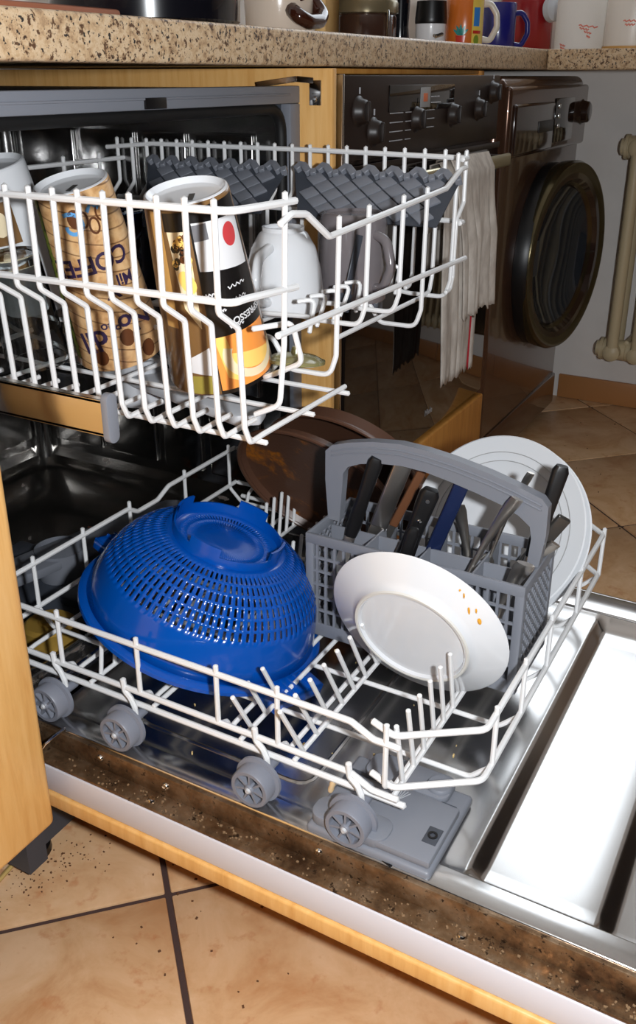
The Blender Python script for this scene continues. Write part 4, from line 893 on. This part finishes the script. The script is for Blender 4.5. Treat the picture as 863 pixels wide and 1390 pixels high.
part(t, 'clasp', gbar((1.567,.738,ZW+.004),(1.567,.738,ZW+.05),.008,.004), CHROME)
t = thing('coffee_tin', 'black and white enamel tin with steel latch on the worktop', 'tin', (1.694,.715,ZW))
part(t, 'body', glathe([(0,0),(.026,0),(.027,.002),(.027,.034),(0,.034)], 40, Matrix.Translation((1.700,.715,ZW))), PRW)
part(t, 'lid', glathe([(.0275,.0335),(.0285,.036),(.0285,.042),(.026,.07),(0,.072)], 40, Matrix.Translation((1.700,.715,ZW))), BLACK)
part(t, 'latch', gjoin(gtube([(1.676,.698,ZW+.014),(1.672,.686,ZW+.014)], .003, 8), gtube([(1.664,.690,ZW+.012),(1.680,.684,ZW+.016)], .0032, 8)), CHROME)
single('pepper_mill', 'slim black pepper mill standing left of the enamel tin', 'pepper mill', glathe([(0,0),(.017,0),(.018,.004),(.015,.03),(.017,.07),(.012,.12),(0,.13)], 32, Matrix.Translation((1.700,.775,ZW))), BLKP)
PCOL = {n: mat('mug_'+n, c_, .25, coat=.3) for n, c_ in dict(orange=(196,104,40), teal=(40,132,126), yellow=(214,186,84), sky=(56,120,190), red=(186,52,40), green=(120,140,50), white=(206,198,184), navy=(30,30,110)).items()}
def std_mug(label, c, rr, h, m, hdir, hm):
    t = thing('mug', label, 'mug', tuple(c), 'mugs standing on the worktop'); c = Vector(c)
    b = part(t, 'body', glathe([(0,.004),(rr*.9,.003),(rr*.96,0),(rr,.003),(rr,h-.002),(rr-.0015,h),(rr-.0035,h-.002),(rr-.0035,.008),(0,.007)], 56, Matrix.Translation(c)), m)
    d = Vector(hdir).normalized(); z = Vector((0,0,1))
    part(t, 'handle', gtube([c+d*rr*.95+z*h*.12, c+d*(rr*1.4)+z*h*.08, c+d*(rr*1.75)+z*h*.35, c+d*(rr*1.7)+z*h*.6, c+d*(rr*1.35)+z*h*.80, c+d*rr*.95+z*h*.78], .0055, 12, fil=.016, fn=6), hm)
    a0 = math.atan2(-.36,-.93)
    return t, b, lambda s, q, lift=.0003: c+Vector(((rr+lift)*math.cos(a0+s/rr), (rr+lift)*math.sin(a0+s/rr), q))
t, b, fm = std_mug('colourful painted mug with plant motif and white handle on the worktop', (1.753,.672,ZW), .034, .085, PCOL['orange'], (.50,-.87,0), PCOL['white'])
def leafp(w, h): return poly_geo([(0,0),(w,h*.35),(w*.6,h*.75),(0,h),(-w*.6,h*.75),(-w,h*.35)])
for r_, s_ in ((0,0),(28,.001),(-28,-.001),(55,.002),(-55,-.002)): put(b, leafp(.0032,.020), PCOL['teal'], fm, (-.006+s_,.014), R(r_), 'painted_leaf', .0005)
put(b, poly_geo([(-.007,.003),(.007,.003),(.009,.014),(-.009,.014)]), PCOL['red'], fm, (-.006,.001), 0, 'painted_pot', .0006)
put(b, quad(.014,.044,.001,.084), PCOL['yellow'], fm, name='painted_panel'); put(b, quad(.017,.030,.030,.060), PCOL['sky'], fm, name='painted_panel', lift=.0005); put(b, quad(.016,.034,.018,.023), PCOL['red'], fm, name='painted_panel', lift=.0005); put(b, ell(.006,.008), PCOL['green'], fm, (.024,.008), 0, 'painted_leaf', .0005)
std_mug('dark blue glazed mug with blue handle on the worktop', (2.10,.728,ZW), .0365, .090, PCOL['navy'], (.50,-.87,0), PCOL['navy'])
t = thing('kettle', 'dark red kettle with grey round knob behind the blue mug', 'kettle', (2.40,.765,ZW))
part(t, 'body', glathe([(0,0),(.062,0),(.066,.006),(.064,.10),(.055,.15),(.04,.17),(0,.172)], 48, Matrix.Translation((2.40,.765,ZW))), mat('dark_red_enamel', (134,20,24), .25, coat=.3))
part(t, 'knob', glathe([(0,.018),(.020,.018),(.026,.014),(.027,0),(0,0)], 32, frame((2.372,.698,ZW+.090),(-.42,-.90,.1))), GREYL)
PAPER = mat('white_kitchen_paper', (226,222,216), .9); bump(PAPER, noise(PAPER, coords(PAPER), 260, 2), .3, .002); PINK = mat('pale_red_print', (214,120,100), .8)
t = thing('paper_towel_roll', 'white kitchen paper roll with pale red printed motifs on the worktop', 'paper roll', (2.25,.588,ZW))
b = part(t, 'paper', glathe([(.020,0),(.056,0),(.0565,.002),(.0565,.228),(.056,.23),(.020,.23),(.020,0)], 56, Matrix.Translation((2.25,.588,ZW))), PAPER)
fm2 = lambda s, q, lift=.0004: Vector((2.25+(.0565+lift)*math.cos(math.atan2(-.2,-.98)+s/.0565), .588+(.0565+lift)*math.sin(math.atan2(-.2,-.98)+s/.0565), ZW+q))
for s0, q0, L_ in ((-.004,.048,.042),(-.002,.043,.020),(.008,.036,.016),(.014,.028,.008),(-.046,.012,.016),(-.044,.006,.014)):
    put(b, stroke_geo([(s0+L_*k/10, q0-.004*k/10+.0018*math.sin(k*2.1)) for k in range(11)], .0026), PINK, fm2, name='printed_motif')
t = thing('canister', 'white canister with wooden foot beside the paper roll', 'canister', (2.20,.468,ZW))
b = part(t, 'body', glathe([(0,.006),(.055,.006),(.056,.010),(.056,.16),(.05,.17),(0,.172)], 48, Matrix.Translation((2.20,.468,ZW))), mat('white_canister_enamel', (222,214,204), .35))
part(t, 'foot', glathe([(0,0),(.057,0),(.058,.002),(.058,.006),(0,.006)], 48, Matrix.Translation((2.20,.468,ZW))), mat('honey_wood', (196,150,86), .5))
fm3 = lambda s, q, lift=.0004: Vector((2.20+(.056+lift)*math.cos(math.atan2(-.2,-.98)+s/.056), .468+(.056+lift)*math.sin(math.atan2(-.2,-.98)+s/.056), ZW+q))
for s0, q0, L_ in ((-.020,.052,.03),(-.016,.045,.02)): put(b, stroke_geo([(s0+L_*k/10, q0+.0018*math.sin(k*2.1)) for k in range(11)], .0026), PINK, fm3, name='printed_motif')

single('food_scrap', 'pale elongated food scrap caught on the lower rack bottom rail', 'food scrap', glathe([(0,0),(.0022,.0012),(.003,.005),(.0024,.008),(.003,.012),(.0018,.016),(0,.0165)], 14, Matrix.Translation((.5835,.312,.2455)) @ Matrix.Rotation(R(14),4,'X')), mat('pale_scrap', (214,182,138), .7))
